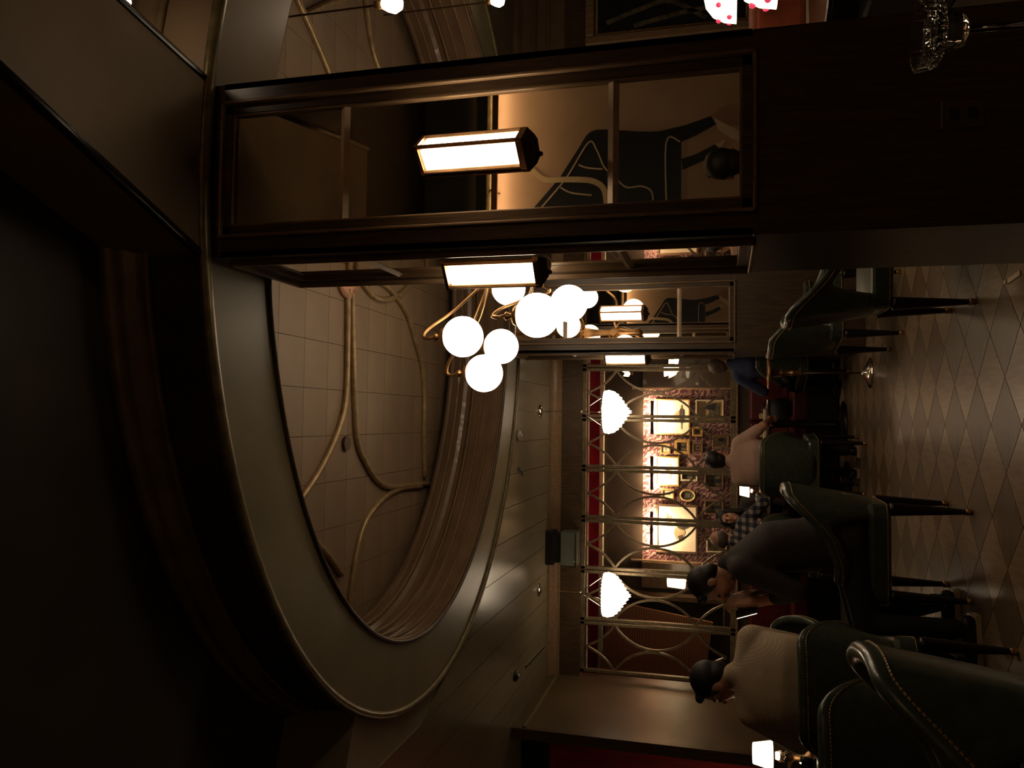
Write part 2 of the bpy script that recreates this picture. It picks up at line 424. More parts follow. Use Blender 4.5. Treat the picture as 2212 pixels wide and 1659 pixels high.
# curved ribs on the tiles: gilt arcs that touch in pairs
def rib(pts, r=.024):
    bm = NB(); P_ = spline(pts, 7)
    tube(bm, P_, r, 10)
    return obj('rib', bm, rib_gold, ceiling, True)
Z = 3.905
half = [[(.95, 5.42), (.55, 5.435), (.17, 5.43), (-.07, 5.34), (-.33, 5.11), (-.53, 4.84), (-.74, 4.48), (-.86, 4.18)],
        [(.95, 5.49), (.55, 5.53), (.14, 5.57), (-.18, 5.63), (-.36, 5.79), (-.51, 6.01), (-.59, 6.3), (-.62, 7.05), (-.64, 7.30)],
        [(1.03, 5.68), (1.10, 5.92), (1.06, 6.24), (.91, 6.58), (.68, 6.80), (.48, 6.96), (.22, 7.04), (-.17, 7.05), (-.56, 7.09)],
        [(-.64, 7.0), (-.62, 6.55), (-.67, 6.16), (-.80, 5.85), (-1.0, 5.69), (-1.28, 5.59), (-1.47, 5.56)],
        [(-.62, 4.70), (-.85, 5.0), (-1.0, 5.22), (-1.16, 5.42)]]
for h in half:
    rib([(x, y, Z) for x, y in h])
    rib([(2.06 - x, y, Z) for x, y in h])
obj('rib', lathe(NB(), [(.055, 0), (.055, .02), (.04, .024)], (-.2, 5.46, 3.896), 20), dark_bronze, ceiling)
# beam that runs from the near column towards the viewer, and the straight one beside it
obj('beam', prism(NB(), [(.645, 2.85), (1.37, 2.85), (1.60, 1.4), (1.18, 1.4)], 3.25, 3.70), mat('brown beam', (.24, .165, .095), .45, scale=3, var=.15), ceiling, bevel=.012)  # lighter brown holds the lamp light that falls on the beam
obj('beam_moulding', tube(NB(), [(1.375, 2.80, 3.26), (1.60, 1.4, 3.26)], .02, 8), black_wood, ceiling, True)
obj('beam_moulding', tube(NB(), [(.655, 2.80, 3.26), (1.18, 1.4, 3.26)], .02, 8), black_wood, ceiling, True)

# ------------------------------------------------------------------ the setting: walls
wall_back = struct(empty('wall_back'))
obj('header', B2((-3.1, 9.70, 2.86), (2.45, 9.86, 3.262)), wood_dark, wall_back)
bm = prism(NB(), [(9.70, 3.246), (9.60, 3.246), (9.60, 3.225), (9.635, 3.21), (9.65, 3.17), (9.685, 3.145), (9.685, 3.12), (9.70, 3.115)], -3.1, 2.45, 'x')
obj('cornice', bm, wood_frame, wall_back)
obj('wainscot', B2((-3.1, 9.72, 0), (2.45, 9.84, 1.02)), wood_panel, wall_back)
obj('chair_rail', B2((-3.1, 9.62, 1.02), (2.45, 9.85, 1.045)), wood_frame, wall_back, bevel=.006)
wall_left = struct(empty('wall_left'))
obj('veneer_pier', B2((-3.19, 7.95, 0), (-3.1, 9.86, 3.246)), mat('satin brown veneer', (.090, .058, .031), .33, scale=5, var=.2, stretch=(5, .6, .6)), wall_left)
obj('pier_cornice', B2((-3.12, 7.93, 3.10), (-3.075, 9.6, 3.135)), bead_gold, wall_left, bevel=.008)
obj('pier_skirting', B2((-3.12, 7.93, 0), (-3.08, 9.7, .14)), wood_dark, wall_left)
obj('pier_corner_post', B2((-3.20, 7.90, 0), (-3.095, 7.96, 3.246)), wood_dark, wall_left)
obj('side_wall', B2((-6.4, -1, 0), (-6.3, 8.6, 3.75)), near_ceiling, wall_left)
wr = struct(empty('wall_right'))
obj('panelling', B2((2.45, 7.8, 0), (7, 9.86, 2.76)), wood_dark, wr)
bm = prism(NB(), [(7.8, 2.74), (7.785, 2.75), (7.785, 2.90), (7.77, 2.905), (7.765, 2.93), (7.775, 2.94), (7.76, 3.02), (7.72, 3.04), (7.72, 3.06), (7.75, 3.07), (7.70, 3.16), (7.64, 3.20), (7.64, 3.246), (7.8, 3.246)], 2.45, 7, 'x')
obj('cornice', bm, wood_fascia, wr)
obj('side_wall', B2((6.9, -1, 0), (7.0, 7.8, 3.75)), near_ceiling, wr)
# the wall behind the viewer, with its painted mural (seen in the mirrored columns)
wb = struct(empty('wall_front'))
obj('upper_wall', B2((-6.4, -.80, 3.13), (7, -.70, 3.75)), near_ceiling, wb)
obj('mural_wall', B2((-6.4, -.80, 1.02), (7, -.70, 3.09)), cream_wall, wb)
obj('lower_wall', B2((-6.4, -.80, 0), (7, -.70, 1.02)), wood_dark, wb)
obj('gold_ledge', B2((-6.4, -.72, 3.09), (7, -.64, 3.13)), bead_gold, wb, bevel=.006)
obj('rail', B2((-6.4, -.72, .99), (7, -.66, 1.03)), wood_frame, wb, bevel=.005)
mural = thing('wall_mural', 'abstract black and cream mural on the wall behind the viewer, seen in the mirrors', 'mural', (0, -.70, 0))
def flat(name, pts, m_, y, parent, label=None): return obj(name, prism(NB(), pts, y, y + .004, 'y'), m_, parent, label=label)
flat('black_shape', [(1.55, 2.88), (1.77, 2.72), (2.0, 2.51), (2.25, 2.345), (2.30, 2.315), (2.345, 2.285), (2.372, 2.25), (2.383, 2.2), (2.375, 2.1), (2.358, 1.98), (2.34, 1.85), (2.332, 1.77), (2.33, 1.7), (2.36, 1.5), (2.42, 1.29), (2.35, 1.25), (2.27, 1.41), (2.23, 1.52), (1.3, 1.52), (1.3, 2.88)], black_paint, .0, mural)
flat('arm_shape', [(2.09, 1.52), (2.12, 1.41), (2.19, 1.26), (2.15, 1.22), (2.08, 1.31), (2.0, 1.51)], black_paint, .0, mural)
flat('cuff_shape', [(2.19, 1.26), (2.22, 1.18), (2.15, 1.22)], cream_paint, .0, mural)
flat('hand_shape', [(2.42, 1.29), (2.50, 1.18), (2.51, 1.05), (2.33, 1.05), (2.33, 1.16), (2.36, 1.25)], hand_paint, .0, mural)
flat('bowl_shape', [(2.41, 1.27), (2.31, 1.235), (2.22, 1.12), (2.20, 1.05), (2.25, 1.05), (2.30, 1.10), (2.37, 1.22)], cream_paint, .004, mural)
obj('band', bar(NB(), spline([Vector((x, .007, z)) for x, z in [(2.085, 2.80), (2.07, 2.735), (2.02, 2.68), (1.99, 2.62), (1.985, 2.50), (1.975, 2.34), (1.955, 2.23), (1.90, 2.15), (1.80, 2.12), (1.60, 2.11)]], 6), .046, .004), swoosh_paint, mural)
for ln in ([(1.62, 2.77), (1.76, 2.66), (2.0, 2.45), (2.28, 2.27), (2.21, 2.2), (2.07, 2.14), (1.99, 2.06), (1.89, 1.96), (1.89, 1.84), (1.85, 1.76), (1.77, 1.74)], [(2.1, 2.35), (2.07, 2.28), (2.05, 2.15)], [(1.92, 2.5), (1.87, 2.41), (1.84, 2.24)], [(1.60, 1.63), (2.23, 1.64), (2.23, 1.53)]):
    obj('line', bar(NB(), spline([Vector((x, .0055, z)) for x, z in ln], 5), .012, .003), cream_paint, mural)
# a brass picture light rail that washes the mural
ml = thing('mural_light', 'long brass picture light rail above the mural', 'lamp', (0, -.70, 0))
obj('hood', prism(NB(), [(.10, 3.07), (.17, 3.05), (.17, 3.0), (.155, 3.0), (.155, 3.04), (.10, 3.055)], .2, 3.6, 'x'), brass_dull, ml)
for k in range(3):
    obj('arm', tube(NB(), spline([(.7 + k * 1.2, .01, 3.02), (.7 + k * 1.2, .06, 3.09), (.7 + k * 1.2, .12, 3.065)], 6), .008, 8), brass_dull, ml, True)
mtube_m = mat('mural lamp tube', (0.9, 0.8, 0.65), 0.4, emit=WARM2, estr=38.0)
obj('tube', tube(NB(), [(.25, .12, 3.03), (3.55, .12, 3.03)], .012, 10), mtube_m, ml, True)

# ------------------------------------------------------------------ the lattice screen on the back wall: one thing per bay
def lattice(xc, label):
    w_, z0, z1 = .61, 1.045, 2.86
    t = thing('lattice_screen', label, 'screen', (xc, 9.74, 0), 0, 'bronze lattice screens along the back wall')
    h = w_ / 2
    for s in (-1, 1): obj('post', B((s * (h - .022), 0, (z0 + z1) / 2), (.038, .06, z1 - z0)), bronze, t, bevel=.004)
    obj('top_rail', B((0, 0, z1 - .025), (w_, .06, .05)), bronze, t, bevel=.004)
    obj('top_strip', B((0, .01, z1 - .075), (w_ - .08, .02, .018)), trim_pale, t)
    obj('bottom_rail', B((0, 0, z0 + .03), (w_, .06, .06)), bronze, t, bevel=.004)
    hi, m1, mid, m2, lo = 2.795, 2.45, 1.955, 1.49, 1.15
    e = h - .04
    for s in (-1, 1):
        n = 18
        # bow from the upper post joint to the middle and back to the lower joint
        ch = (m1 - m2) / 2; zc = (m1 + m2) / 2; R_ = (ch * ch + e * e) / (2 * e)
        pts = []
        for i in range(n + 1):
            z = zc + ch * (1 - 2 * i / n)
            off = math.sqrt(max(0, R_ * R_ - (z - zc) ** 2)) - (R_ - e)
            pts.append((s * (e - off + .012), 0, z))
        obj('arc', bar(NB(), pts, .024, .04), bronze, t)
        for za, zb in ((m1, hi), (m2, lo)):
            pts = []
            for i in range(11):
                q = i / 10
                x = s * e * (1 - q); z = za + (zb - za) * q
                bulge = .035 * math.sin(PI * q)
                L_ = math.hypot(e, zb - za)
                pts.append((x - s * bulge * abs(zb - za) / L_, 0, z - (1 if zb > za else -1) * bulge * e / L_))
            obj('arc', bar(NB(), pts, .024, .04), bronze, t)
    for z in (m1, m2):
        for s in (-1, 1): obj('joint', B((s * (e + .005), 0, z), (.03, .045, .05)), bronze, t)
    return t
lt = lattice(.33, 'bronze lattice screen bay just left of the far mirrored column')
for k, lb in ((-1, 'bronze lattice bay behind the man in the pink shirt and the right-hand crystal chandelier'),
              (-2, 'bronze lattice bay right of the plaid shirt, behind the small lit table lamp'), (-3, 'bronze lattice bay behind the plaid shirt, under the grey ceiling box'),
              (-4, 'bronze lattice bay behind the left-hand crystal chandelier'), (-5, 'bronze lattice bay at the left end beside the veneered wall'),
              (1, 'bronze lattice bay hidden behind the far mirrored column'), (2, 'bronze lattice bay glimpsed in the gap right of the far mirrored column')):
    dup(lt, (.33 + k * .614, 9.74, 0), 0, lb)
obj('end_post', B2((2.43, 9.70, 1.04), (2.47, 9.78, 2.86)), bronze, wall_back)

# ------------------------------------------------------------------ mirrored columns
def column(x0, y0, label):
    t = thing('mirrored_column', label, 'column', (x0 + .3625, y0 + .3625, 0), 0)
    h = .3625
    obj('shaft', B((0, 0, 1.625), (2 * h - .05, 2 * h - .05, 3.25)), wood_dark, t)
    obj('plinth', B((0, 0, .55), (2 * h, 2 * h, 1.1)), wood_dark, t, bevel=.006)
    obj('capital', B((0, 0, 3.23), (2 * h, 2 * h, .06)), wood_dark, t, bevel=.004)
    for k in range(4):
        rot = Matrix.Rotation(k * PI / 2, 3, 'Z')
        def put(name, c, s, m_, bev=0.0):
            bm = B(c, s)
            bmesh.ops.rotate(bm, verts=bm.verts, cent=(0, 0, 0), matrix=rot)
            return obj(name, bm, m_, t, bevel=bev)
        zb, zt = 1.085, 3.205
        ho = .282
        for s in (-1, 1):
            put('stile', (s * .324, -h + .012, (1.1 + 3.2) / 2), (.077, .024, 2.1), wood_dark)
            put('moulding', (s * (ho - .004), -h - .004, (zb + zt) / 2), (.014, .034, zt - zb), wood_frame, .004)
            put('moulding', (s * (ho - .030), -h + .010, (zb + zt) / 2), (.034, .020, zt - zb - .02), wood_dark)
            put('moulding', (s * (ho - .052), -h + .016, (zb + zt) / 2), (.012, .026, zt - zb - .06), wood_frame, .004)
        for z, sg in ((zb, 1), (zt, -1)):
            put('moulding', (0, -h - .004, z + sg * .007), (2 * ho + .006, .034, .014), wood_frame, .004)
            put('moulding', (0, -h + .010, z + sg * .032), (2 * ho, .020, .032), wood_dark)
            put('moulding', (0, -h + .016, z + sg * .052), (2 * ho - .08, .026, .012), wood_frame, .004)
        zs = [1.135, 1.585, 2.655, 3.155]
        for a, b in zip(zs[:-1], zs[1:]):
            put('mirror_pane', (0, -h + .022, (a + b) / 2), (2 * (ho - .05), .006, b - a - .004), mirror_m)
        for z in zs[1:3]:
            bm = prism(NB(), [(-h + .019, z - .020), (-h + .006, z), (-h + .019, z + .020)], -(ho - .055), ho - .055, 'x')
            bmesh.ops.rotate(bm, verts=bm.verts, cent=(0, 0, 0), matrix=rot)
            obj('bevel_bar', bm, mat('bevelled brass strip', (.74, .57, .40), .34, metal=.15, scale=9, var=.12), t)  # pale diffuse colour stands for a bright reflection in the bevel
    return t
column(.645, 2.85, 'large near column faced with a tall framed mirror, at the right')
column(.635, 7.48, 'far mirrored column beyond the cluster of globes')
def sconce(loc, rz, label, lit=None):
    t = thing('wall_sconce', label, 'wall lamp', loc, rz, 'prow-shaped sconces on the mirrored columns')
    # local: wall plane at y=0, lamp projects to -y
    z0, z1, hw, d = -.20, .20, .068, .098
    P_ = [(-hw, -.012), (0, -d), (hw, -.012)]
    for a, b in ((P_[0], P_[1]), (P_[1], P_[2])):
        A, Bv = Vector((a[0], a[1], 0)), Vector((b[0], b[1], 0))
        u = (Bv - A).normalized(); n_ = Vector((u.y, -u.x, 0))
        bm = NB(); q = []
        for off in (0, .006):
            for (p, z) in ((A + u * .012, z0 + .02), (Bv - u * .012, z0 + .02), (Bv - u * .012, z1 - .012), (A + u * .012, z1 - .012)):
                q.append(bm.verts.new(p - n_ * off + Vector((0, 0, z))))
        for f in ((0, 1, 2, 3), (4, 7, 6, 5), (0, 4, 5, 1), (1, 5, 6, 2), (2, 6, 7, 3), (3, 7, 4, 0)): bm.faces.new([q[i] for i in f])
        obj('glass_panel', bm, lit or sconce_m, t)
    for p in P_: obj('frame_bar', B((p[0], p[1] - .003, 0), (.016, .016, z1 - z0)), brass_dull, t, bevel=.003)
    tri = lambda k, dy=0.0: [(-hw * k - .01, .0), (-hw * k - .01, -.016), (0, -d * k - .014), (hw * k + .01, -.016), (hw * k + .01, .0)]
    obj('top_cap', prism(NB(), tri(1), z1 - .004, z1 + .010), brass_dull, t)
    obj('bottom_band', prism(NB(), tri(1), z0 - .006, z0 + .018), brass_dull, t)
    bm = NB(); lo = [bm.verts.new((x, y, z0 - .036)) for x, y in tri(.55)]; hi = [bm.verts.new((x, y, z0 - .006)) for x, y in tri(1)]
    for i in range(5): bm.faces.new((lo[i], lo[(i + 1) % 5], hi[(i + 1) % 5], hi[i]))
    bm.faces.new(lo); bm.faces.new(hi)
    obj('bottom_cap', bm, dark_bronze, t)
    obj('finial', sphere(NB(), (0, -.05, z0 - .040), .010, 12, 8), dark_bronze, t, True)
    obj('back_plate', B((0, -.006, 0), (2 * hw + .01, .012, z1 - z0 + .02)), dark_bronze, t)
    return t
s1 = sconce((1.008, 2.862, 2.11), 0, 'lit prow-shaped sconce on the front of the near column')
dup(s1, (.657, 3.21, 2.13), -PI / 2, 'lit prow-shaped sconce on the left side of the near column')
dup(s1, (1.0, 7.492, 2.11), 0, 'lit prow-shaped sconce on the front of the far column')
dup(s1, (.647, 7.84, 2.11), -PI / 2, 'lit prow-shaped sconce on the left side of the far column')
ot = thing('electrical_outlet', 'brown duplex outlet plate low on the front of the near column', 'outlet', (1.01, 2.848, .445))
obj('cover_plate', B((0, 0, 0), (.095, .008, .13)), plate_brown, ot, bevel=.004)
for dz in (-.028, .028): obj('socket', B((0, -.005, dz), (.038, .006, .034)), plastic_dark, ot, bevel=.003)

# ------------------------------------------------------------------ globe chandelier
gc = thing('globe_chandelier', 'large brass chandelier with lit opal globes on curling arms under the oval recess', 'chandelier', (1.05, 5.42, 0))
obj('canopy', lathe(NB(), [(.04, 3.92), (.17, 3.915), (.175, 3.895), (.10, 3.885), (.03, 3.86)], (0, 0, 0), 28), mat('copper canopy', (.62, .32, .20), .4, metal=.3, scale=8, var=.1), gc, True)
obj('stem', tube(NB(), [(0, 0, 3.88), (0, 0, 2.2)], .018, 12), brass_dull, gc, True)
obj('hub', lathe(NB(), [(.02, 2.12), (.05, 2.16), (.035, 2.25), (.07, 2.36), (.07, 2.42), (.03, 2.52), (.045, 2.70), (.075, 2.86), (.03, 2.98)], (0, 0, 0), 20), brass_dull, gc, True)
up = [(.541, 5.05), (.326, 5.55), (.562, 6.0), (1.05, 6.2), (1.56, 6.0), (1.78, 5.45), (1.56, 4.92), (1.1, 4.70)]
lowg = [(.63, 4.72), (.85, 5.75), (1.40, 4.85), (1.62, 5.75)]
for tier, lst, zc in ((0, up, 2.872), (1, lowg, 2.29)):
    for (gx, gy) in lst:
        x, y = gx - 1.05, gy - 5.42
        g = obj('globe', sphere(NB(), (x, y, zc), .137, 28, 18), globe_m, gc, True)
        obj('globe_cap', lathe(NB(), [(.062, zc + .112), (.066, zc + .128), (.055, zc + .150), (.018, zc + .160), (.018, zc + .175), (.026, zc + .185), (.026, zc + .20), (.010, zc + .212)], (x, y, 0), 18), brass, g, True)
        L_ = math.hypot(x, y); ux, uy = x / L_, y / L_
        zh = 2.80 if tier == 0 else 2.40
        pts = [(ux * .03, uy * .03, zh + .02), (ux * .16, uy * .16, zh + .05), (x * .62, y * .62, zc + .12), (x * .86, y * .86, zc + .255), (x * .985, y * .985, zc + .285), (x * 1.02, y * 1.02, zc + .25), (x, y, zc + .205)]
        obj('arm', tube(NB(), spline(pts, 8), .0115, 10), brass, gc, True)
# ------------------------------------------------------------------ crystal chandeliers
def crystal(x, y, label):
    t = thing('crystal_chandelier', label, 'chandelier', (x, y, 0), 0, 'crystal basket chandeliers')
    obj('canopy', lathe(NB(), [(.075, 3.246), (.078, 3.235), (.05, 3.222), (.02, 3.21)], (0, 0, 0), 20), chrome, t, True)
    bm = NB()
    z = 3.21
    while z > 2.775: tube(bm, [(0, 0, z), (0, 0, z - .02)], .0045, 6); z -= .026
    obj('chain', bm, brass_dull, t)
    obj('hub', sphere(NB(), (0, 0, 2.765), .016, 12, 8), chrome, t, True)
    for k in range(3):
        a = 2 * PI * k / 3 + .5
        obj('cable', tube(NB(), [(0, 0, 2.765), (.215 * math.cos(a), .215 * math.sin(a), 2.505)], .0055, 6), chrome, t, True)
    obj('ring', tube(NB(), [(.225 * math.cos(2 * PI * k / 40), .225 * math.sin(2 * PI * k / 40), 2.497) for k in range(40)], .011, 8, closed=True), chrome, t, True)
    bm = NB()
    K = .9
    tiers = [(.255, 2.475, .05, 46), (.262, 2.44, .05, 46), (.252, 2.40, .05, 44), (.225, 2.36, .05, 40), (.185, 2.32, .05, 34), (.14, 2.285, .045, 26), (.095, 2.25, .045, 18), (.05, 2.215, .04, 10), (.015, 2.185, .04, 4)]
    for r, z, ln, n in tiers:
        r, z, ln, n = r * K, 2.49 + (z - 2.49) * K, ln * 1.15, int(n * .8)
        for i in range(n):
            a = 2 * PI * i / n + r * 9
            c = Vector((r * math.cos(a), r * math.sin(a), z))
            w_ = .0145
            v = [bm.verts.new(c + Vector(d)) for d in ((0, 0, ln * .55), (w_, 0, 0), (0, w_, 0), (-w_, 0, 0), (0, -w_, 0), (0, 0, -ln * .7))]
            for k in range(4):
                bm.faces.new((v[0], v[1 + k], v[1 + (k + 1) % 4])); bm.faces.new((v[5], v[1 + (k + 1) % 4], v[1 + k]))
    o = obj('crystal_drops', bm, crystal_m, t); o['kind'] = 'stuff'
    obj('glowing_basket', lathe(NB(), [(.01, 2.25), (.06, 2.275), (.12, 2.32), (.17, 2.365), (.205, 2.41), (.215, 2.48), (.05, 2.485)], (0, 0, 0), 24), crystal_m, t, True)
    return t
c1 = crystal(.09, 9.05, 'lit crystal chandelier hanging nearer the far mirrored column')
dup(c1, (-1.97, 9.1, 0), 0, 'lit crystal chandelier hanging nearer the veneered wall')

# small ceiling things
for x, y, lb in ((-.172, 8.04, 'pale round smoke detector on the ceiling near the globe lights'), (-2.63, 8.05, 'dark round sprinkler head on the ceiling near the left wall')):
    pale = x > -1
    t = thing('smoke_detector' if pale else 'sprinkler_head', lb, 'smoke detector' if pale else 'sprinkler', (x, y, 3.246))
    obj('base', lathe(NB(), [(.05, 0), (.055, -.012), (.045, -.025), (.02, -.032)], (0, 0, 0), 20), plastic_white if pale else plastic_dark, t, True)
    obj('vent_cap', lathe(NB(), [(.022, -.03), (.024, -.04), (.012, -.046)], (0, 0, 0), 16), plastic_white if pale else chrome, t, True)
for (a, b, lb) in (((-2.675, 8.5), (-2.71, 9.44), 'long narrow black slot grille in the ceiling beside the left wall'), ((-.52, 8.06), (-.60, 8.28), 'short black slot grille in the ceiling near the oval bead')):
    A, Bv = Vector((*a, 3.243)), Vector((*b, 3.243))
    t = thing('slot_grille', lb, 'vent', (0, 0, 0))
    obj('slot', bar(NB(), [A, Bv], .03, .006, (0, 0, 1)), black_gap, t)
    for s in (-1, 1):
        d = (Bv - A).normalized().cross(Vector((0, 0, 1))) * (.018 * s)
        obj('edge_strip', bar(NB(), [A + d, Bv + d], .005, .010, (0, 0, 1)), olive_soffit, t)
pj = thing('ceiling_box', 'grey boxy equipment case hung on a black bracket at the header', 'equipment box', (-1.54, 9.58, 0))
obj('case', B2((-.20, -.16, 2.865), (.20, .10, 3.06)), box_grey, pj, bevel=.008)
obj('front_rim', B2((-.205, -.175, 2.862), (.205, -.155, 2.872)), chrome, pj)
obj('side_strip', B2((-.212, -.17, 2.87), (-.202, .10, 3.05)), chrome, pj)
obj('bracket', B2((-.17, -.12, 3.06), (.17, .08, 3.15)), plastic_dark, pj)
obj('bracket_plate', B2((-.20, -.15, 3.15), (.20, .10, 3.24)), black_wood, pj, bevel=.004)
obj('indicator_dot', sphere(NB(), (-.14, -.165, 2.895), .010, 10, 8), plastic_white, pj, True)

# ------------------------------------------------------------------ room beyond the lattice
br = struct(empty('wall_4'))
obj('damask_wall', B2((-2.2, 12.93, 1.0), (.5, 13.0, 2.95)), damask_m, br)
obj('upper_wall', B2((-6, 12.9, 2.42), (6, 12.96, 3.04)), room_dark, br)  # near-black sheet over wallpaper that is only unlit; shade put into colour
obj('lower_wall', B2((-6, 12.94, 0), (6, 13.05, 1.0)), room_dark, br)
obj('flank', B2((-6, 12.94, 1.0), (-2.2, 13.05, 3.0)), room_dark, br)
obj('flank', B2((.53, 12.94, 1.0), (6, 13.05, 3.0)), wood_panel, br)
obj('frieze', B2((-6, 12.9, 3.12), (6, 13.0, 3.40)), red_frieze, br)
obj('pale_trim', B2((-6, 12.84, 3.04), (6, 12.94, 3.115)), trim_pale, br, bevel=.01)
for x in (-2.2, .5):
    obj('pilaster', B2((x - .03 if x < 0 else x, 12.86, 0), (x + .0 if x < 0 else x + .03, 12.95, 2.6)), wood_frame, br, bevel=.005)
obj('pilaster', B2((-2.62, 12.80, 0), (-2.23, 12.94, 2.42)), wood_panel, br)
obj('pilaster', B2((.53, 12.80, 0), (.90, 12.94, 2.42)), wood_panel, br)
cb = struct(obj('trim_1', B2((-3.1, 9.9, 3.40), (3.2, 12.9, 3.45)), red_frieze))
sw = struct(empty('wall_6'))
obj('striped_wall', B2((-4.6, 10.6, 1.2), (-4.5, 12.9, 3.05)), slat_m, sw)
obj('striped_wall', B((-3.62, 12.4, 2.2), (1.5, .05, 1.55), Matrix.Rotation(R(8), 3, 'Y')), slat_m, sw)
obj('partition', B2((-2.75, 12.55, 0), (-2.68, 12.9, 2.6)), wood_dark, sw)

def picture(xc, zc, w_, h_, label, fm=gilt, fw=.025, art='plain', bg=paper, mat_w=.05, yw=12.93, oval=False, cat='picture'):
    t = thing('framed_picture', label, cat, (xc, yw - .001, zc), 0)
    if oval:
        bm = NB(); N = 36
        tube(bm, [(w_ / 2 * math.cos(2 * PI * k / N), -.014, h_ / 2 * math.sin(2 * PI * k / N)) for k in range(N)], .013, 8, closed=True)
        obj('frame', bm, fm, t, True)
        obj('print', prism(NB(), [(w_ / 2 * math.cos(2 * PI * k / N), h_ / 2 * math.sin(2 * PI * k / N)) for k in range(N)], -.012, -.004, 'y'), bg, t)
        obj('figure', prism(NB(), [(.045 * math.cos(2 * PI * k / 14), .02 + .06 * math.sin(2 * PI * k / 14)) for k in range(14)], -.015, -.012, 'y'), wash_dim, t)
        return t
    for s in (-1, 1):
        obj('frame_side', B((s * (w_ / 2 - fw / 2), -.014, 0), (fw, .028, h_)), fm, t, bevel=.005)
        obj('frame_rail', B((0, -.014, s * (h_ / 2 - fw / 2)), (w_ - 2 * fw, .026, fw)), fm, t, bevel=.005)
    obj('mount', B((0, -.004, 0), (w_ - fw, .006, h_ - fw)), bg, t)
    iw, ih = w_ - 2 * fw - 2 * mat_w, h_ - 2 * fw - 2 * mat_w
    f = lambda name, pts, m_, k=1: obj(name, prism(NB(), [(p[0] * iw, p[1] * ih) for p in pts], -.008 - .002 * k, -.007, 'y'), m_, t)
    if art == 'ship':
        f('drawing', [(-.5, -.42), (.5, -.42), (.5, -.36), (-.5, -.36)], wash_tan)
        f('drawing', [(-.28, -.36), (-.22, -.48), (.30, -.48), (.36, -.34)], ink, 2)
        f('drawing', [(-.24, -.30), (-.02, .0), (-.02, -.30)], wash_tan, 2)
        f('drawing', [(.02, -.30), (.02, .06), (.30, -.30)], wash_tan, 2)
        f('drawing', [(-.02, -.34), (.0, .1), (.012, -.34)], ink, 3)
    elif art == 'lady':
        f('drawing', [(-.30, .02), (-.12, .10), (.02, .06), (.10, -.06), (.05, -.24), (-.10, -.30), (-.28, -.18)], wash_tan)
        f('drawing', [(.02, -.05), (.22, .05), (.30, -.12), (.20, -.36), (.05, -.42), (-.02, -.22)], ink, 2)
        f('drawing', [(-.36, -.10), (-.20, -.04), (-.16, -.20), (-.30, -.24)], ink, 2)
        f('drawing', [(.05, .34), (.40, .38), (.42, .31), (.06, .27)], wash_tan, 2)
        f('drawing', [(.1, .24), (.36, .24), (.36, .21), (.1, .21)], wash_tan, 2)
    elif art == 'inner':
        f('drawing', [(-.5, -.5), (.5, -.5), (.5, .5), (-.5, .5)], wash_tan)
        f('drawing', [(-.42, -.42), (.42, -.42), (.42, .42), (-.42, .42)], paper, 2)
        f('drawing', [(-.2, -.3), (.16, -.3), (.1, .26), (-.14, .2)], ink, 3)
    elif art == 'land':
        f('drawing', [(-.5, -.5), (.5, -.5), (.5, .0), (.2, .18), (-.1, .02), (-.5, .12)], wash_dim)
        f('drawing', [(.0, -.2), (.4, -.25), (.35, .2), (.1, .25)], black_paint, 2)
    elif art == 'dark':
        f('drawing', [(-.5, -.5), (.5, -.5), (.5, .5), (-.5, .5)], wash_dim)
        f('drawing', [(-.2, -.4), (.2, -.4), (.12, .25), (-.14, .25)], black_paint, 2)
    return t
picture(.06, 1.96, .57, .54, 'large brightly lit gilt framed ship print on the damask wall', art='ship', mat_w=.07)
picture(-.80, 2.04, .47, .37, 'lit gilt framed small-windowed print, middle one of the three under picture lights', art='inner', mat_w=.1)
picture(-1.70, 1.89, .76, .65, 'largest lit print, showing figures in dark ink, at the left of the damask wall', fm=frame_brown, fw=.035, art='lady', mat_w=.07)
picture(-.45, 2.07, .16, .16, 'tiny gilt framed print, topmost between the ship print and the middle lit print', art='inner', mat_w=.03)
picture(-.41, 1.81, .23, .24, 'small picture in a wide ornate gilt frame under the tiny print', fw=.045, art='dark', bg=wash_tan, mat_w=.015)
picture(-.42, 1.57, .17, .16, 'small dim print below the ornate gilt picture', fm=frame_brown, art='inner', mat_w=.02, bg=wash_tan)
picture(-.165, 1.575, .15, .16, 'small narrow gilt framed print below the left corner of the ship print', art='dark', bg=wash_tan, mat_w=.02)
picture(.17, 1.39, .34, .43, 'green landscape print in a pinkish frame below the ship print', fm=trim_pale, art='land', bg=wash_tan, mat_w=.03)
picture(-.31, 1.22, .20, .26, 'low dim landscape print just right of the pink-shirted man', fm=frame_brown, art='land', bg=wash_tan, mat_w=.02)
picture(-.93, 1.32, .24, .29, 'dark portrait print beside the head of the pink-shirted man', fm=frame_brown, art='dark', bg=wash_dim, mat_w=.02)
picture(-.86, 1.70, .17, .26, 'tall dim print with a pale frame left edge above the pink-shirted man', fm=trim_pale, art='dark', bg=wash_dim, mat_w=.02)
picture(-1.17, 1.72, .17, .22, 'small oval picture in a gilt ring frame', bg=box_grey, oval=True)
picture(-1.16, 2.03, .17, .20, 'small gilt framed print above the oval picture', art='inner', mat_w=.03)
picture(-1.34, 1.32, .23, .29, 'dark unlit picture low under the oval picture', fm=frame_brown, art='dark', bg=wash_dim, mat_w=.02)
picture(-1.93, 1.28, .22, .31, 'dim picture low at the left, under the ink print', fm=trim_pale, art='land', bg=wash_dim, mat_w=.03)
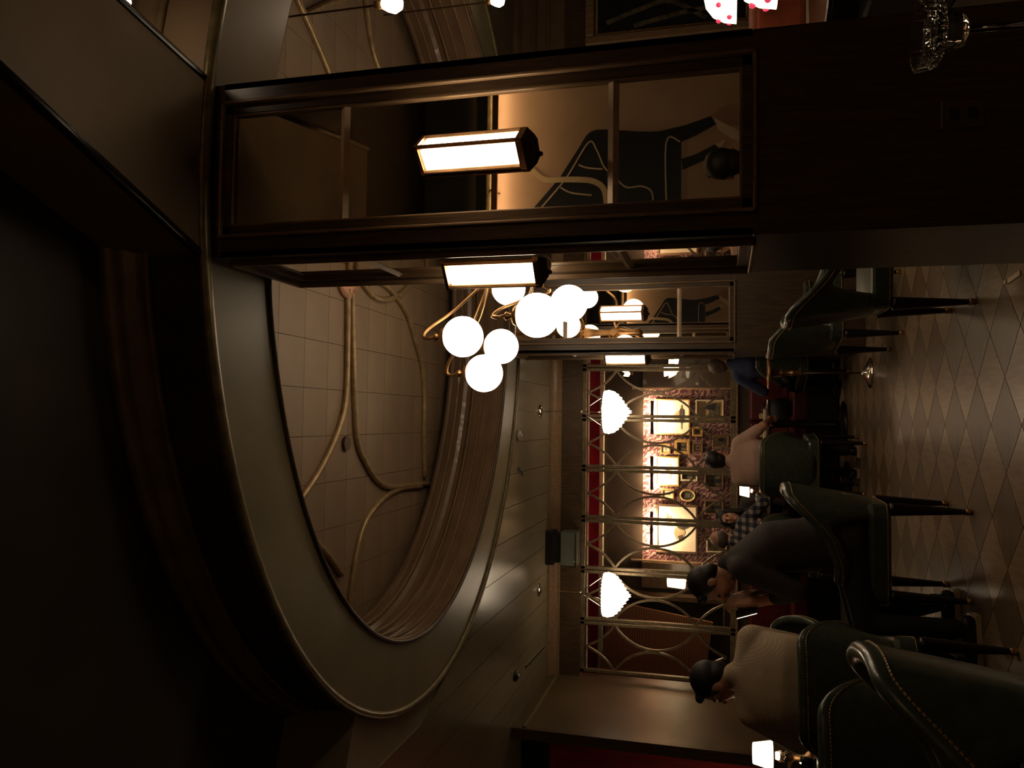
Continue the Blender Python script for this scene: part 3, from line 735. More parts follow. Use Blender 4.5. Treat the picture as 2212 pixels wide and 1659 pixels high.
for (x0, x1, lb) in ((-.22, .31, 'brass picture light over the ship print'), (-1.09, -.56, 'brass picture light over the middle lit print'), (-2.0, -1.43, 'brass picture light over the ink print')):
    xm = (x0 + x1) / 2
    t = thing('picture_light', lb, 'picture light', (xm, 12.93, 2.27), 0, 'brass picture lights on the damask wall')
    hl = (x1 - x0) / 2
    obj('hood', lathe(NB(), [(.024, -hl), (.026, -hl + .05), (.022, -.06), (.030, 0), (.022, .06), (.026, hl - .05), (.024, hl)], (0, -.15, 0), 14, Matrix.Rotation(PI / 2, 3, 'Y')), dark_bronze, t, True)
    for s in (-1, 1): obj('arm', tube(NB(), spline([(s * .06, 0, .06), (s * .06, -.09, .075), (s * .05, -.15, .02)], 5), .007, 8), brass_dull, t, True)
    obj('tube', tube(NB(), [(-hl + .03, -.125, -.008), (hl - .03, -.125, -.008)], .012, 8), picstrip_m, t, True)

# things glimpsed in the back room
t = thing('drum_lamp', 'lit pale lamp shade in the back room behind the dark-haired diner', 'lamp', (-2.36, 12.2, 0))
obj('shade', lathe(NB(), [(.09, 1.72), (.125, 1.73), (.105, 1.98), (.08, 1.985)], (0, 0, 0), 20), shade_m, t, True)
obj('stem', tube(NB(), [(0, 0, 1.2), (0, 0, 1.74)], .012, 8), brass, t, True)
obj('base', lathe(NB(), [(.07, 1.18), (.07, 1.2), (.02, 1.22)], (0, 0, 0), 16), brass, t, True)
obj('finial', sphere(NB(), (.10, 0, 1.70), .022, 10, 8), amber_m, t, True)
sd = thing('sideboard', 'dark sideboard under the lamp in the back room', 'cabinet', (-2.4, 12.25, 0))
obj('body', B2((-.55, -.2, 0.05), (.3, .2, 1.15)), wood_dark, sd); obj('top', B2((-.58, -.23, 1.15), (.33, .23, 1.18)), wood_frame, sd, bevel=.005)
for x, s in ((-.38, 1), (-.15, -1)): obj('door', B2((x - .1, -.215, .12), (x + .1, -.2, 1.08)), wood_panel, sd, bevel=.004)
t = thing('pendant_lamp', 'lit cone-shaped pendant lamp in the back room beside the far column', 'lamp', (.70, 11.4, 0))
obj('shade', lathe(NB(), [(.085, 1.99), (.08, 1.97), (.012, 1.80), (.008, 1.79)], (0, 0, 0), 18), shade_m, t, True)
obj('cord', tube(NB(), [(0, 0, 1.99), (0, 0, 3.4)], .005, 6), dark_bronze, t)
t = thing('bowl_lamp', 'wide amber lit bowl-shaped lamp in the back room', 'lamp', (.80, 12.2, 0))
obj('bowl', lathe(NB(), [(.16, 1.98), (.155, 1.95), (.11, 1.87), (.03, 1.84), (.0 + .02, 1.83)], (0, 0, 0), 24), amber_m, t, True)
obj('rim', tube(NB(), [(.163 * math.cos(2 * PI * k / 30), .163 * math.sin(2 * PI * k / 30), 1.985) for k in range(30)], .012, 8, closed=True), dark_bronze, t, True)
obj('rod', tube(NB(), [(0, 0, 1.85), (0, 0, 3.4)], .007, 6), dark_bronze, t)
t = thing('oval_lamp', 'white glowing disc lamp seen edge-on beside the far column', 'lamp', (.87, 11.0, 0))
obj('disc', lathe(NB(), [(.01, 1.80 - .035), (.10, 1.80 - .02), (.105, 1.80), (.10, 1.80 + .02), (.01, 1.80 + .035)], (0, 0, 0), 24, Matrix.Identity(3)), sconce_m, t, True)
obj('rod', tube(NB(), [(0, 0, 1.84), (0, 0, 3.4)], .006, 6), dark_bronze, t)
t = thing('gilt_ornament', 'small gilt bird-like ornament with its own added glow high beside the far column', 'ornament', (.67, 11.5, 0))
obj('body', prism(NB(), [(-.05, 2.50), (.0, 2.47), (.05, 2.52), (.035, 2.60), (.0, 2.55), (-.04, 2.58)], -.01, .01, 'y'), amber_m, t, bevel=.005)  # body glows by emission in place of light falling on it
obj('foot', lathe(NB(), [(.03, 2.44), (.02, 2.46), (.008, 2.49)], (0, 0, 0), 12), brass, t, True)
obj('hanger', tube(NB(), [(0, 0, 2.5), (0, 0, 3.4)], .004, 6), dark_bronze, t)

# ------------------------------------------------------------------ banquettes
def banquette(x0, x1, label):
    t = thing('banquette', label, 'banquette', ((x0 + x1) / 2, 9.4, 0))
    h = (x1 - x0) / 2
    obj('base', B2((-h, -.22, 0), (h, .3, .30)), black_wood, t, bevel=.006)
    n = max(1, round((x1 - x0) / .62))
    for k in range(n):
        a = -h + 2 * h * k / n; b = -h + 2 * h * (k + 1) / n
        obj('seat_cushion', B2((a + .004, -.26, .30), (b - .004, .22, .47)), leather_red, t, bevel=.03)
        obj('back_cushion', B2((a + .004, .14, .46), (b - .004, .30, .90)), leather_red, t, bevel=.03)
    return t
banquette(-3.05, .62, 'long red leather banquette under the lattice screens')
banquette(1.40, 2.42, 'red leather banquette glimpsed right of the far mirrored column')

# red wall beyond the left pier
rw = struct(empty('wall_5'))
obj('red_wall', B2((-6.3, 8.5, .0), (-3.19, 8.6, 3.0)), red_cloth, rw)
obj('dark_header', B2((-6.3, 8.35, 3.0), (-3.19, 8.6, 3.246)), black_gap, rw)
obj('upper_rail', B2((-6.3, 8.44, 2.96), (-3.19, 8.5, 3.0)), wood_dark, rw)

# ------------------------------------------------------------------ tub chairs
def smooth(a, b, x):
    t = max(0, min(1, (x - a) / (b - a))); return t * t * (3 - 2 * t)
def tub_shell():
    bm = NB(); cols = []; N = 44
    rim = []; low = []
    for i in range(N + 1):
        ph = R(-128 + 256 * i / N); ap = abs(math.degrees(ph))
        sx, cy = math.sin(ph), math.cos(ph)
        sp = lambda v, p: math.copysign(abs(v) ** p, v)
        bx, by = .262 * sp(sx, .72), -.252 * sp(cy, .72)
        nrm = Vector((sx, -cy, 0)).normalized()
        top = .64 + .24 * (1 - smooth(30, 108, ap))
        bot = .37 + (top - .075 - .37) * smooth(50, 74, ap)
        th = .048
        def P(off, z):
            fl = .062 * max(0, (z - .37)) / .5 * (1 - .55 * smooth(60, 120, ap))
            p = Vector((bx, by, 0)) + nrm * (fl + off); return (p.x, p.y, z)
        loop = [P(0, bot), P(.0, top - .03), P(.004, top - .012), P(-.012, top + .004), P(-.03, top + .004), P(-th - .004, top - .012), P(-th, top - .03), P(-th, bot)]
        cols.append([bm.verts.new(p) for p in loop])
        rim.append(P(.003, top - .036)); low.append(P(.002, bot + .018))
    for i in range(N):
        for k in range(8): bm.faces.new((cols[i][k], cols[i][(k + 1) % 8], cols[i + 1][(k + 1) % 8], cols[i + 1][k]))
    bm.faces.new(cols[0]); bm.faces.new(cols[-1])
    return bm, rim, low
def rrect(hx_, hy0, hy1, r, n=5):
    out = []
    for cx, cy, a0 in ((hx_ - r, hy1 - r, 0), (-hx_ + r, hy1 - r, 90), (-hx_ + r, hy0 + r, 180), (hx_ - r, hy0 + r, 270)):
        for k in range(n + 1):
            a = R(a0 + 90 * k / n); out.append((cx + r * math.cos(a), cy + r * math.sin(a)))
    return out
def dashes(bm, pts, r=.0032, step=2):
    # a run of short stitches along a polyline
    P_ = [Vector(p) for p in pts]; L_ = [0]
    for a, b in zip(P_[:-1], P_[1:]): L_.append(L_[-1] + (b - a).length)
    def at(s):
        for i in range(len(P_) - 1):
            if L_[i + 1] >= s:
                f = (s - L_[i]) / max(1e-9, L_[i + 1] - L_[i]); return P_[i].lerp(P_[i + 1], f)
        return P_[-1]
    s = 0
    while s < L_[-1] - .012:
        tube(bm, [at(s), at(s + .009)], r, 4); s += .013
    return bm
def tub_chair(label):
    t = thing('tub_chair', label, 'chair', (0, 0, 0), 0, 'green leather tub chairs')
    bm, rim, low = tub_shell()
    shell = obj('backrest_shell', bm, leather_green, t, True)
    md = shell.modifiers.new('sub', 'SUBSURF'); md.levels = 1; md.render_levels = 1
    o = obj('rim_stitching', dashes(NB(), rim), stitch_m, shell, label='yellow stitching')
    seat = obj('seat', prism(NB(), rrect(.248, -.235, .285, .07), .37, .475), leather_green, t, bevel=.02)
    pl = [(x * 1.006, y * 1.006, .39) for x, y in rrect(.248, -.235, .285, .07)]
    obj('seat_stitching', dashes(NB(), pl + pl[:1]), stitch_m, seat, label='yellow stitching')
    for sx in (-1, 1):
        for sy in (-1, 1):
            x, y = sx * .22, sy * .22 + .01
            leg = obj('leg', lathe(NB(), [(.021, 0), (.014, 0), (.014, .03), (.034, .36), (.034, .375)][1:], (0, 0, 0), 12), black_wood, t, True)
            leg.location = (x, y, 0)
            leg.matrix_parent_inverse = Matrix.Identity(4)
            obj('brass_cap', lathe(NB(), [(.013, -.0), (.0165, .002), (.0185, .028), (.013, .03)], (0, 0, 0), 12), brass, leg, True)
    return t
CH = {}
ch0 = tub_chair('green leather tub chair with black legs under the dark-haired diner')
ch0.location = (-.645, 4.66, 0); ch0.rotation_euler = (0, 0, PI / 2)
dup(ch0, (-.845, 2.08, 0), R(98), 'nearest green leather tub chair, its stitched rim cut off by the bottom left corner')
dup(ch0, (-1.22, 3.22, 0), R(6), 'rounded green chair back between the nearest chair and the cream sweater')
dup(ch0, (-1.215, 3.98, 0), R(14), 'green stitched chair holding the man in the cream sweater')
dup(ch0, (-.37, 7.66, 0), R(-6), 'green tub chair holding the man in the pink shirt')
dup(ch0, (.82, 4.56, 0), R(-92), 'nearer of the two glossy rimmed green chairs beside the near mirrored column')
dup(ch0, (.79, 6.2, 0), R(-80), 'farther glossy rimmed green chair, right of the drinks stand')
dup(ch0, (.64, 8.58, 0), R(20), 'green chair holding the person in the navy shirt')
dup(ch0, (-1.12, 7.68, 0), R(4), 'green chair hidden behind the dark-haired diner, under the plaid shirt')
dup(ch0, (-1.55, 5.5, 0), R(188), 'green chair across the left table, facing the viewer')

# ------------------------------------------------------------------ tables
def round_table(x, y, r, label, z=.755, cloth=False):
    t = thing('round_table', label, 'table', (x, y, 0))
    obj('table_top', lathe(NB(), [(r - .01, z - .028), (r, z - .02), (r, z - .006), (r - .01, z)], (0, 0, 0), 40), table_top_m, t)
    obj('pedestal', lathe(NB(), [(.05, .05), (.035, .10), (.03, .4), (.04, z - .06), (.10, z - .028)], (0, 0, 0), 18), black_wood, t, True)
    obj('base', lathe(NB(), [(.24, 0), (.24, .02), (.12, .045), (.05, .06)], (0, 0, 0), 28), black_wood, t, True)
    return t
round_table(-1.70, 4.60, .42, 'dark round table in front of the man in the cream sweater')
round_table(-.62, 8.52, .40, 'dark round table with a small lit lamp before the banquette')
round_table(-.02, 8.72, .26, 'dark round table between the pink and navy shirts')
round_table(.98, .80, .42, 'dark round table beside the viewer holding the crystal coupe')
round_table(1.70, 8.55, .36, 'dark round table with the silver bucket beside the far column')
round_table(2.30, 3.95, .52, 'dark round table with the floral glass lamps right of the near column')
# drinks stand
t = thing('drinks_stand', 'slim brass-stemmed drinks stand with a flared base on the diamond floor', 'stand', (.42, 7.2, 0))
obj('tray', lathe(NB(), [(.10, .80), (.135, .803), (.138, .822), (.130, .824), (.125, .808)], (0, 0, 0), 28), brass_dull, t, True)
obj('collar', lathe(NB(), [(.016, .545), (.024, .555), (.024, .61), (.030, .615), (.030, .625), (.024, .63), (.024, .70), (.036, .705), (.036, .715), (.028, .72), (.034, .80)], (0, 0, 0), 20), brass_dull, t, True)
obj('pole', tube(NB(), [(0, 0, .03), (0, 0, .58)], .008, 10), dark_bronze, t, True)
obj('base', lathe(NB(), [(.13, 0), (.13, .012), (.08, .03), (.03, .06), (.012, .075)], (0, 0, 0), 28), chrome, t, True)

def small_lamp(x, y, z, k, label, lit=shade_m):
    t = thing('table_lamp', label, 'lamp', (x, y, z))
    obj('base', lathe(NB(), [(.045 * k, 0), (.045 * k, .01 * k), (.014 * k, .03 * k), (.012 * k, .09 * k)], (0, 0, 0), 18), brass, t, True)
    obj('glass_stem', lathe(NB(), [(.016 * k, .085 * k), (.03 * k, .12 * k), (.016 * k, .155 * k)], (0, 0, 0), 16), chrome, t, True)
    obj('shade', lathe(NB(), [(.060 * k, .165 * k), (.062 * k, .17 * k), (.045 * k, .25 * k), (.04 * k, .252 * k)], (0, 0, 0), 22), lit, t, True)
    return t
small_lamp(-.70, 8.50, .755, 1.08, 'small lit table lamp with a cream shade beside the plaid shirt')
small_lamp(-1.72, 4.42, .755, 1.15, 'small lit table lamp at the left edge on the round table')

round_table(-4.35, 7.95, .34, 'added unseen round table carrying the fill lamp, out past the left pier')  # table and lamp added out of view to light the crimson wall
small_lamp(-4.35, 7.95, .755, 2.2, 'added unseen fill lamp brightening the crimson wall, out past the left pier', mat('fill lamp shade', (.9, .8, .65), .5, emit=(1, .72, .44), estr=7.0))
# glassware and table things
def glass(x, y, z, h, r, label, name='drinking_glass', cat='glass', filled=None):
    t = thing(name, label, cat, (x, y, z))
    obj('bowl', lathe(NB(), [(.006, h * .5), (r * .8, h * .55), (r, h * .75), (r * .95, h), (r * .90, h), (r * .94, h * .76), (r * .74, h * .58)], (0, 0, 0), 20), glass_m, t, True)
    obj('stem', lathe(NB(), [(r * .8, 0), (r * .8, .004), (.006, .01), (.005, h * .5)], (0, 0, 0), 16), glass_m, t, True)
    if filled: obj('drink', lathe(NB(), [(.005, h * .56), (r * .72, h * .60), (r * .88, h * .74), (.005, h * .745)], (0, 0, 0), 18), filled, t, True)
    return t
amber_drink = mat('amber drink', (.8, .45, .2), .1, emit=(1.0, .62, .34), estr=.9)  # drink emits a little; its bright glint is put into the material
glass(-1.765, 4.22, .755, .15, .04, 'stemmed glass of amber drink by the small lamp at the left edge', filled=amber_drink)
t = thing('candle_holder', 'bright lit candle glass at the left edge of the round table', 'candle', (-1.67, 4.235, .755))
obj('cup', lathe(NB(), [(.028, 0), (.034, .07), (.030, .07), (.024, .006)], (0, 0, 0), 18), glass_m, t, True)
obj('flame', lathe(NB(), [(.004, .03), (.011, .045), (.006, .062), (.001, .075)], (0, 0, 0), 10), bulb_m, t, True)
obj('wax', lathe(NB(), [(.023, .008), (.023, .03), (.004, .032)], (0, 0, 0), 14), paper, t)
t = thing('phone', 'slanted bright phone held in the hands of the dark-haired diner beside the cream sweater', 'phone', (-1.025, 4.545, 1.07), 0)
obj('body', B((0, 0, 0), (.060, .008, .12), Matrix.Rotation(R(62), 3, 'Z') @ Matrix.Rotation(R(-24), 3, 'X')), plastic_dark, t)
obj('screen', B((-.0045, -.0025, 0), (.054, .003, .112), Matrix.Rotation(R(62), 3, 'Z') @ Matrix.Rotation(R(-24), 3, 'X')), mat('lit phone screen', (.9, .85, .75), .2, emit=(1, .85, .68), estr=2.2), t)
# crystal coupe near the viewer
t = thing('crystal_coupe', 'ribbed cut-glass coupe on a thin stem at the right, close to the viewer', 'glass', (.72, .86, .755))
def ribbed(prof, n=72, amp=.0016):
    bm = NB(); rings = []
    for r, z in prof:
        rings.append([bm.verts.new(((r + (amp if i % 3 == 0 else -amp)) * math.cos(2 * PI * i / n), (r + (amp if i % 3 == 0 else -amp)) * math.sin(2 * PI * i / n), z)) for i in range(n)])
    for k in range(len(rings) - 1):
        for i in range(n): bm.faces.new((rings[k][i], rings[k][(i + 1) % n], rings[k + 1][(i + 1) % n], rings[k + 1][i]))
    bm.faces.new(rings[0]); bm.faces.new(rings[-1]); return bm
COUPE = t
obj('bowl', ribbed([(.020, .199), (.036, .203), (.0400, .212), (.0415, .226), (.0385, .226), (.036, .213), (.018, .207)], amp=.0011), glass_m, t)
obj('lower_bowl', lathe(NB(), [(.006, .172), (.018, .178), (.024, .198), (.021, .199), (.014, .183)], (0, 0, 0), 24), glass_m, t, True)
obj('stem', tube(NB(), [(0, 0, .006), (0, 0, .174)], .0042, 10), glass_m, t, True)
obj('foot', lathe(NB(), [(.036, 0), (.036, .003), (.005, .012)], (0, 0, 0), 24), glass_m, t, True)
t.location = (.452, 1.0, .755)
t = thing('menu_card', 'pale folded card by the lap of the dark-haired diner', 'card', (-1.02, 4.14, .69))
obj('leaf', B((0, 0, 0), (.05, .006, .15), Matrix.Rotation(R(28), 3, 'Y')), napkin_m, t)
obj('leaf', B((.012, -.012, .004), (.05, .004, .15), Matrix.Rotation(R(22), 3, 'Y')), paper, t)
t = thing('paper_slip', 'pale strip of paper on the floor beside the base of the near column', 'paper', (.628, 3.80, .001), R(4))
obj('strip', B((0, 0, .003), (.022, .15, .004)), napkin_m, t); obj('curled_end', prism(NB(), [(-.011, .075), (.011, .075), (.008, .10), (-.008, .10)], .003, .012), napkin_m, t)
# silver bucket and glasses beside the far column
t = thing('ice_bucket', 'tall silver ice bucket beside the far mirrored column', 'bucket', (1.62, 8.50, .755))
obj('body', lathe(NB(), [(.06, 0), (.075, .01), (.09, .20), (.105, .26), (.110, .275), (.100, .27), (.083, .19)], (0, 0, 0), 24), chrome, t, True)
obj('rim', tube(NB(), [(.108 * math.cos(2 * PI * k / 28), .108 * math.sin(2 * PI * k / 28), .274) for k in range(28)], .007, 8, closed=True), chrome, t, True)
for s in (-1, 1): obj('handle', tube(NB(), spline([(s * .09, 0, .22), (s * .125, 0, .235), (s * .13, 0, .18), (s * .085, 0, .16)], 5), .006, 8), chrome, t, True)
glass(1.50, 8.44, .755, .19, .045, 'tall stemmed glass in front of the silver bucket')
for x, y, lb, nm in ((.06, 8.62, 'crumpled cream napkin beside a ring on the table right of the pink shirt', 'napkin'), (-.13, 8.66, 'folded cream napkin near the bare forearm of the pink-shirted man', 'napkin')):
    t = thing(nm, lb, 'napkin', (x, y, .756))
    obj('fold', prism(NB(), [(-.07, -.03), (.05, -.05), (.08, .02), (.0, .06), (-.06, .03)], 0, .035), napkin_m, t, bevel=.01)
    obj('corner', prism(NB(), [(-.03, -.02), (.03, -.01), (.0, .05)], .03, .075), napkin_m, t, bevel=.008)
t = thing('black_handbag', 'rounded black bag on the red banquette between the pink and navy shirts', 'bag', (.14, 9.26, .471))
obj('body', lathe(NB(), [(.06, 0), (.12, .03), (.125, .14), (.09, .21), (.03, .23)], (0, 0, 0), 22), tablecloth_m, t, True)
obj('handle', tube(NB(), spline([(-.07, 0, .20), (-.05, 0, .29), (.05, 0, .29), (.07, 0, .20)], 6), .008, 8), black_wood, t, True)

# ------------------------------------------------------------------ right-hand side: floral lamps, booth, framed picture, bulbs
def floral_lamp(x, y, z, r, label):
    t = thing('floral_lamp', label, 'lamp', (x, y, .755), 0)
    obj('base', lathe(NB(), [(.08, 0), (.08, .012), (.02, .03), (.014, .12), (.014, z - .755 + .03)], (0, 0, 0), 20), dark_bronze, t, True)
    h0 = z - .755
    obj('shade', lathe(NB(), [(r, h0), (r * .985, h0 + .012), (r * .93, h0 + r * .38), (r * .75, h0 + r * .72), (r * .45, h0 + r * .95), (r * .12, h0 + r * 1.02)], (0, 0, 0), 32), shade_m, t, True)
    for k in range(14):
        a = 2 * PI * k / 14 + .2; q = .96 if k % 2 else .86; hz = h0 + r * (.22 if k % 2 else .55)
        obj('petal', sphere(NB(), (r * q * math.cos(a), r * q * math.sin(a), hz), r * .085, 10, 6), flower_red, t, True)
    obj('finial', sphere(NB(), (0, 0, h0 + r * 1.05), .012, 10, 8), dark_bronze, t, True)
    return t
floral_lamp(2.125, 4.0, 1.135, .155, 'taller domed white glass lamp with crimson flowers at the right edge')
floral_lamp(2.055, 3.68, .965, .19, 'lower domed white glass lamp with crimson flowers in front of the rust booth')
t = thing('rust_booth', 'rust-coloured leather booth back lit by the floral lamps', 'banquette', (2.9, 4.75, 0))
obj('seat', B2((-.62, -.2, .1), (1.2, .1, .45)), black_wood, t, bevel=.03)
obj('back', B2((-.60, .1, .73), (1.2, .28, 1.0)), amber_booth, t, bevel=.03)
obj('back_rail', B2((-.60, .09, .70), (1.2, .28, .73)), trim_pale, t, bevel=.004)
obj('back_panel', B2((-.60, .1, .1), (1.2, .28, .70)), black_wood, t)
obj('top_roll', tube(NB(), [(-.60, .19, 1.0), (1.2, .19, 1.0)], .05, 12), amber_booth, t, True)
obj('plinth', B2((-.62, -.15, 0), (1.2, .3, .1)), black_wood, t)
t = thing('ornate_picture', 'large ornately framed dark picture on the panelling right of the near column', 'picture', (4.55, 7.79, 1.70), 0)
for s in (-1, 1):
    obj('frame_side', B((s * .78, -.03, 0), (.09, .06, 1.66)), wood_frame, t, bevel=.015)
    obj('frame_rail', B((0, -.03, s * .785), (1.47, .055, .09)), wood_frame, t, bevel=.015)
    obj('slip', B((s * .715, -.012, 0), (.02, .03, 1.5)), gilt, t)
    obj('slip', B((0, -.012, s * .72), (1.4, .03, .02)), gilt, t)
obj('canvas', B((0, -.006, 0), (1.42, .01, 1.46)), black_paint, t)
for k, pts in enumerate(([(-.66, -.35), (-.45, .0), (-.50, .30), (-.60, .62)], [(-.62, -.6), (-.3, -.2), (-.38, .2), (-.2, .65)], [(-.55, -.5), (-.58, -.1), (-.66, .35)], [(-.1, -.6), (.1, 0), (-.05, .5)], [(.3, -.6), (.2, .1), (.45, .6)])):
    obj('swirl', bar(NB(), spline([(x, -.014, z) for x, z in pts], 6), .045, .004), (wash_tan if k % 2 else wash_dim), t)
for (x, y, z, r, top, lb) in ((2.28, 4.0, 2.955, .055, 3.92, 'bright bare bulb hanging under the right side of the oval recess'), (1.56, 2.48, 3.40, .035, 3.70, 'small bright bulb close to the dark ceiling above the near column'), (3.33, 6.0, 2.93, .05, 3.92, 'lit hanging bulb farthest back at the right edge')):
    t = thing('hanging_bulb', lb, 'lamp', (x, y, 0), 0, 'bare bulbs at the right edge')
    obj('bulb', lathe(NB(), [(.003, z - r), (r * .7, z - r * .7), (r, z), (r * .75, z + r * .7), (r * .38, z + r * 1.3)], (0, 0, 0), 18), bulb_m, t, True)
    obj('socket', lathe(NB(), [(r * .42, z + r * 1.2), (r * .42, z + r * 2.0), (.008, z + r * 2.2)], (0, 0, 0), 14), brass_dull, t, True)
    obj('cord', tube(NB(), [(0, 0, z + r * 2.1), (0, 0, top)], .006, 6), dark_bronze, t)

# ------------------------------------------------------------------ people
def capsule(bm, a, ra, b, rb, n=14):
    a, b = Vector(a), Vector(b); d = b - a
    if d.length < 1e-5: d = Vector((0, 0, 1e-4))
    u = d.normalized(); s, t = frame_dirs(u); prof = []
    for k in range(5): q = PI / 2 * k / 4; prof.append((a - u * ra * math.cos(q), ra * math.sin(q)))
    for k in range(5): q = PI / 2 * k / 4; prof.append((b + u * rb * math.sin(q), rb * math.cos(q)))
    rings = [[bm.verts.new(c + (s * math.cos(2 * PI * i / n) + t * math.sin(2 * PI * i / n)) * max(r, 1e-4)) for i in range(n)] for c, r in prof]
    for k in range(len(rings) - 1):
        for i in range(n): bm.faces.new((rings[k][i], rings[k][(i + 1) % n], rings[k + 1][(i + 1) % n], rings[k + 1][i]))
    bm.faces.new(rings[0]); bm.faces.new(rings[-1])
def ellipsoid(bm, c, rad, rot=None):
    tmp = []
    v = 12; u = 20; rings = []
    for k in range(v + 1):
        q = PI * k / v; ring = []
        for i in range(u):
            a = 2 * PI * i / u
            p = Vector((rad[0] * max(1e-3, math.sin(q)) * math.cos(a), rad[1] * max(1e-3, math.sin(q)) * math.sin(a), -rad[2] * math.cos(q)))
            if rot: p = rot @ p
            ring.append(bm.verts.new(p + Vector(c)))
        rings.append(ring)
    for k in range(v):
        for i in range(u): bm.faces.new((rings[k][i], rings[k][(i + 1) % u], rings[k + 1][(i + 1) % u], rings[k + 1][i]))
    bm.faces.new(rings[0]); bm.faces.new(rings[-1])
def blob(name, bm, m_, parent, voxel, it=6, label=None):
    bmesh.ops.recalc_face_normals(bm, faces=bm.faces[:])
    me = bpy.data.meshes.new('tmp'); bm.to_mesh(me); bm.free()
    o = bpy.data.objects.new('tmp', me); COL.objects.link(o)
    rm = o.modifiers.new('r', 'REMESH'); rm.mode = 'VOXEL'; rm.voxel_size = voxel
    sm = o.modifiers.new('s', 'SMOOTH'); sm.iterations = it; sm.factor = .5
    dg = bpy.context.evaluated_depsgraph_get()
    me2 = bpy.data.meshes.new_from_object(o.evaluated_get(dg))
    bpy.data.objects.remove(o); me2.name = name
    me2.materials.clear(); me2.materials.append(m_)
    for p in me2.polygons: p.use_smooth = True
    n = bpy.data.objects.new(name, me2)
    if label: n['label'] = label
    return link(n, parent)
def ik(a, b, l1, l2, hint):
    a, b = Vector(a), Vector(b); d = b - a; L_ = min(d.length, (l1 + l2) * .995); u = d.normalized()
    x = (l1 * l1 - l2 * l2 + L_ * L_) / (2 * L_); h = math.sqrt(max(0, l1 * l1 - x * x))
    hv = Vector(hint); hv = (hv - u * hv.dot(u)).normalized()
    return a + u * x + hv * h, a + u * L_
def hand(bm, wrist, d, up, side, curl=.5, sc=1.0):
    """palm, four fingers of unequal length with two bends, thumb from the side of the palm"""
    d = Vector(d).normalized(); up = Vector(up); up = (up - d * up.dot(d)).normalized(); s = d.cross(up).normalized() * side
    w_ = Vector(wrist); P_ = lambda f, l, u: w_ + (d * f + s * l + up * u) * sc
    capsule(bm, P_(0, 0, 0), .024 * sc, P_(.03, 0, 0), .027 * sc)
    for l in (-.027, -.009, .009, .027): capsule(bm, P_(.02, l * .7, 0), .014 * sc, P_(.085, l, 0), .0125 * sc, 10)
    for l, ln in ((-.028, .066), (-.0095, .082), (.0095, .088), (.028, .078)):
        a = P_(.088, l, 0); ang = 0; seg = (.45, .32, .23)
        r = .0098 * sc
        for k, q in enumerate(seg):
            ang += curl * (.5 + .45 * k)
            b = a + (d * math.cos(ang) - up * math.sin(ang)) * ln * q * sc
            capsule(bm, a, r, b, r * .92, 8); a = b; r *= .92
    a = P_(.025, .026, -.004); b = P_(.058, .056, -.018); c = P_(.088, .060, -.030)
    capsule(bm, a, .0145 * sc, b, .0115 * sc, 8); capsule(bm, b, .0115 * sc, c, .0095 * sc, 8)
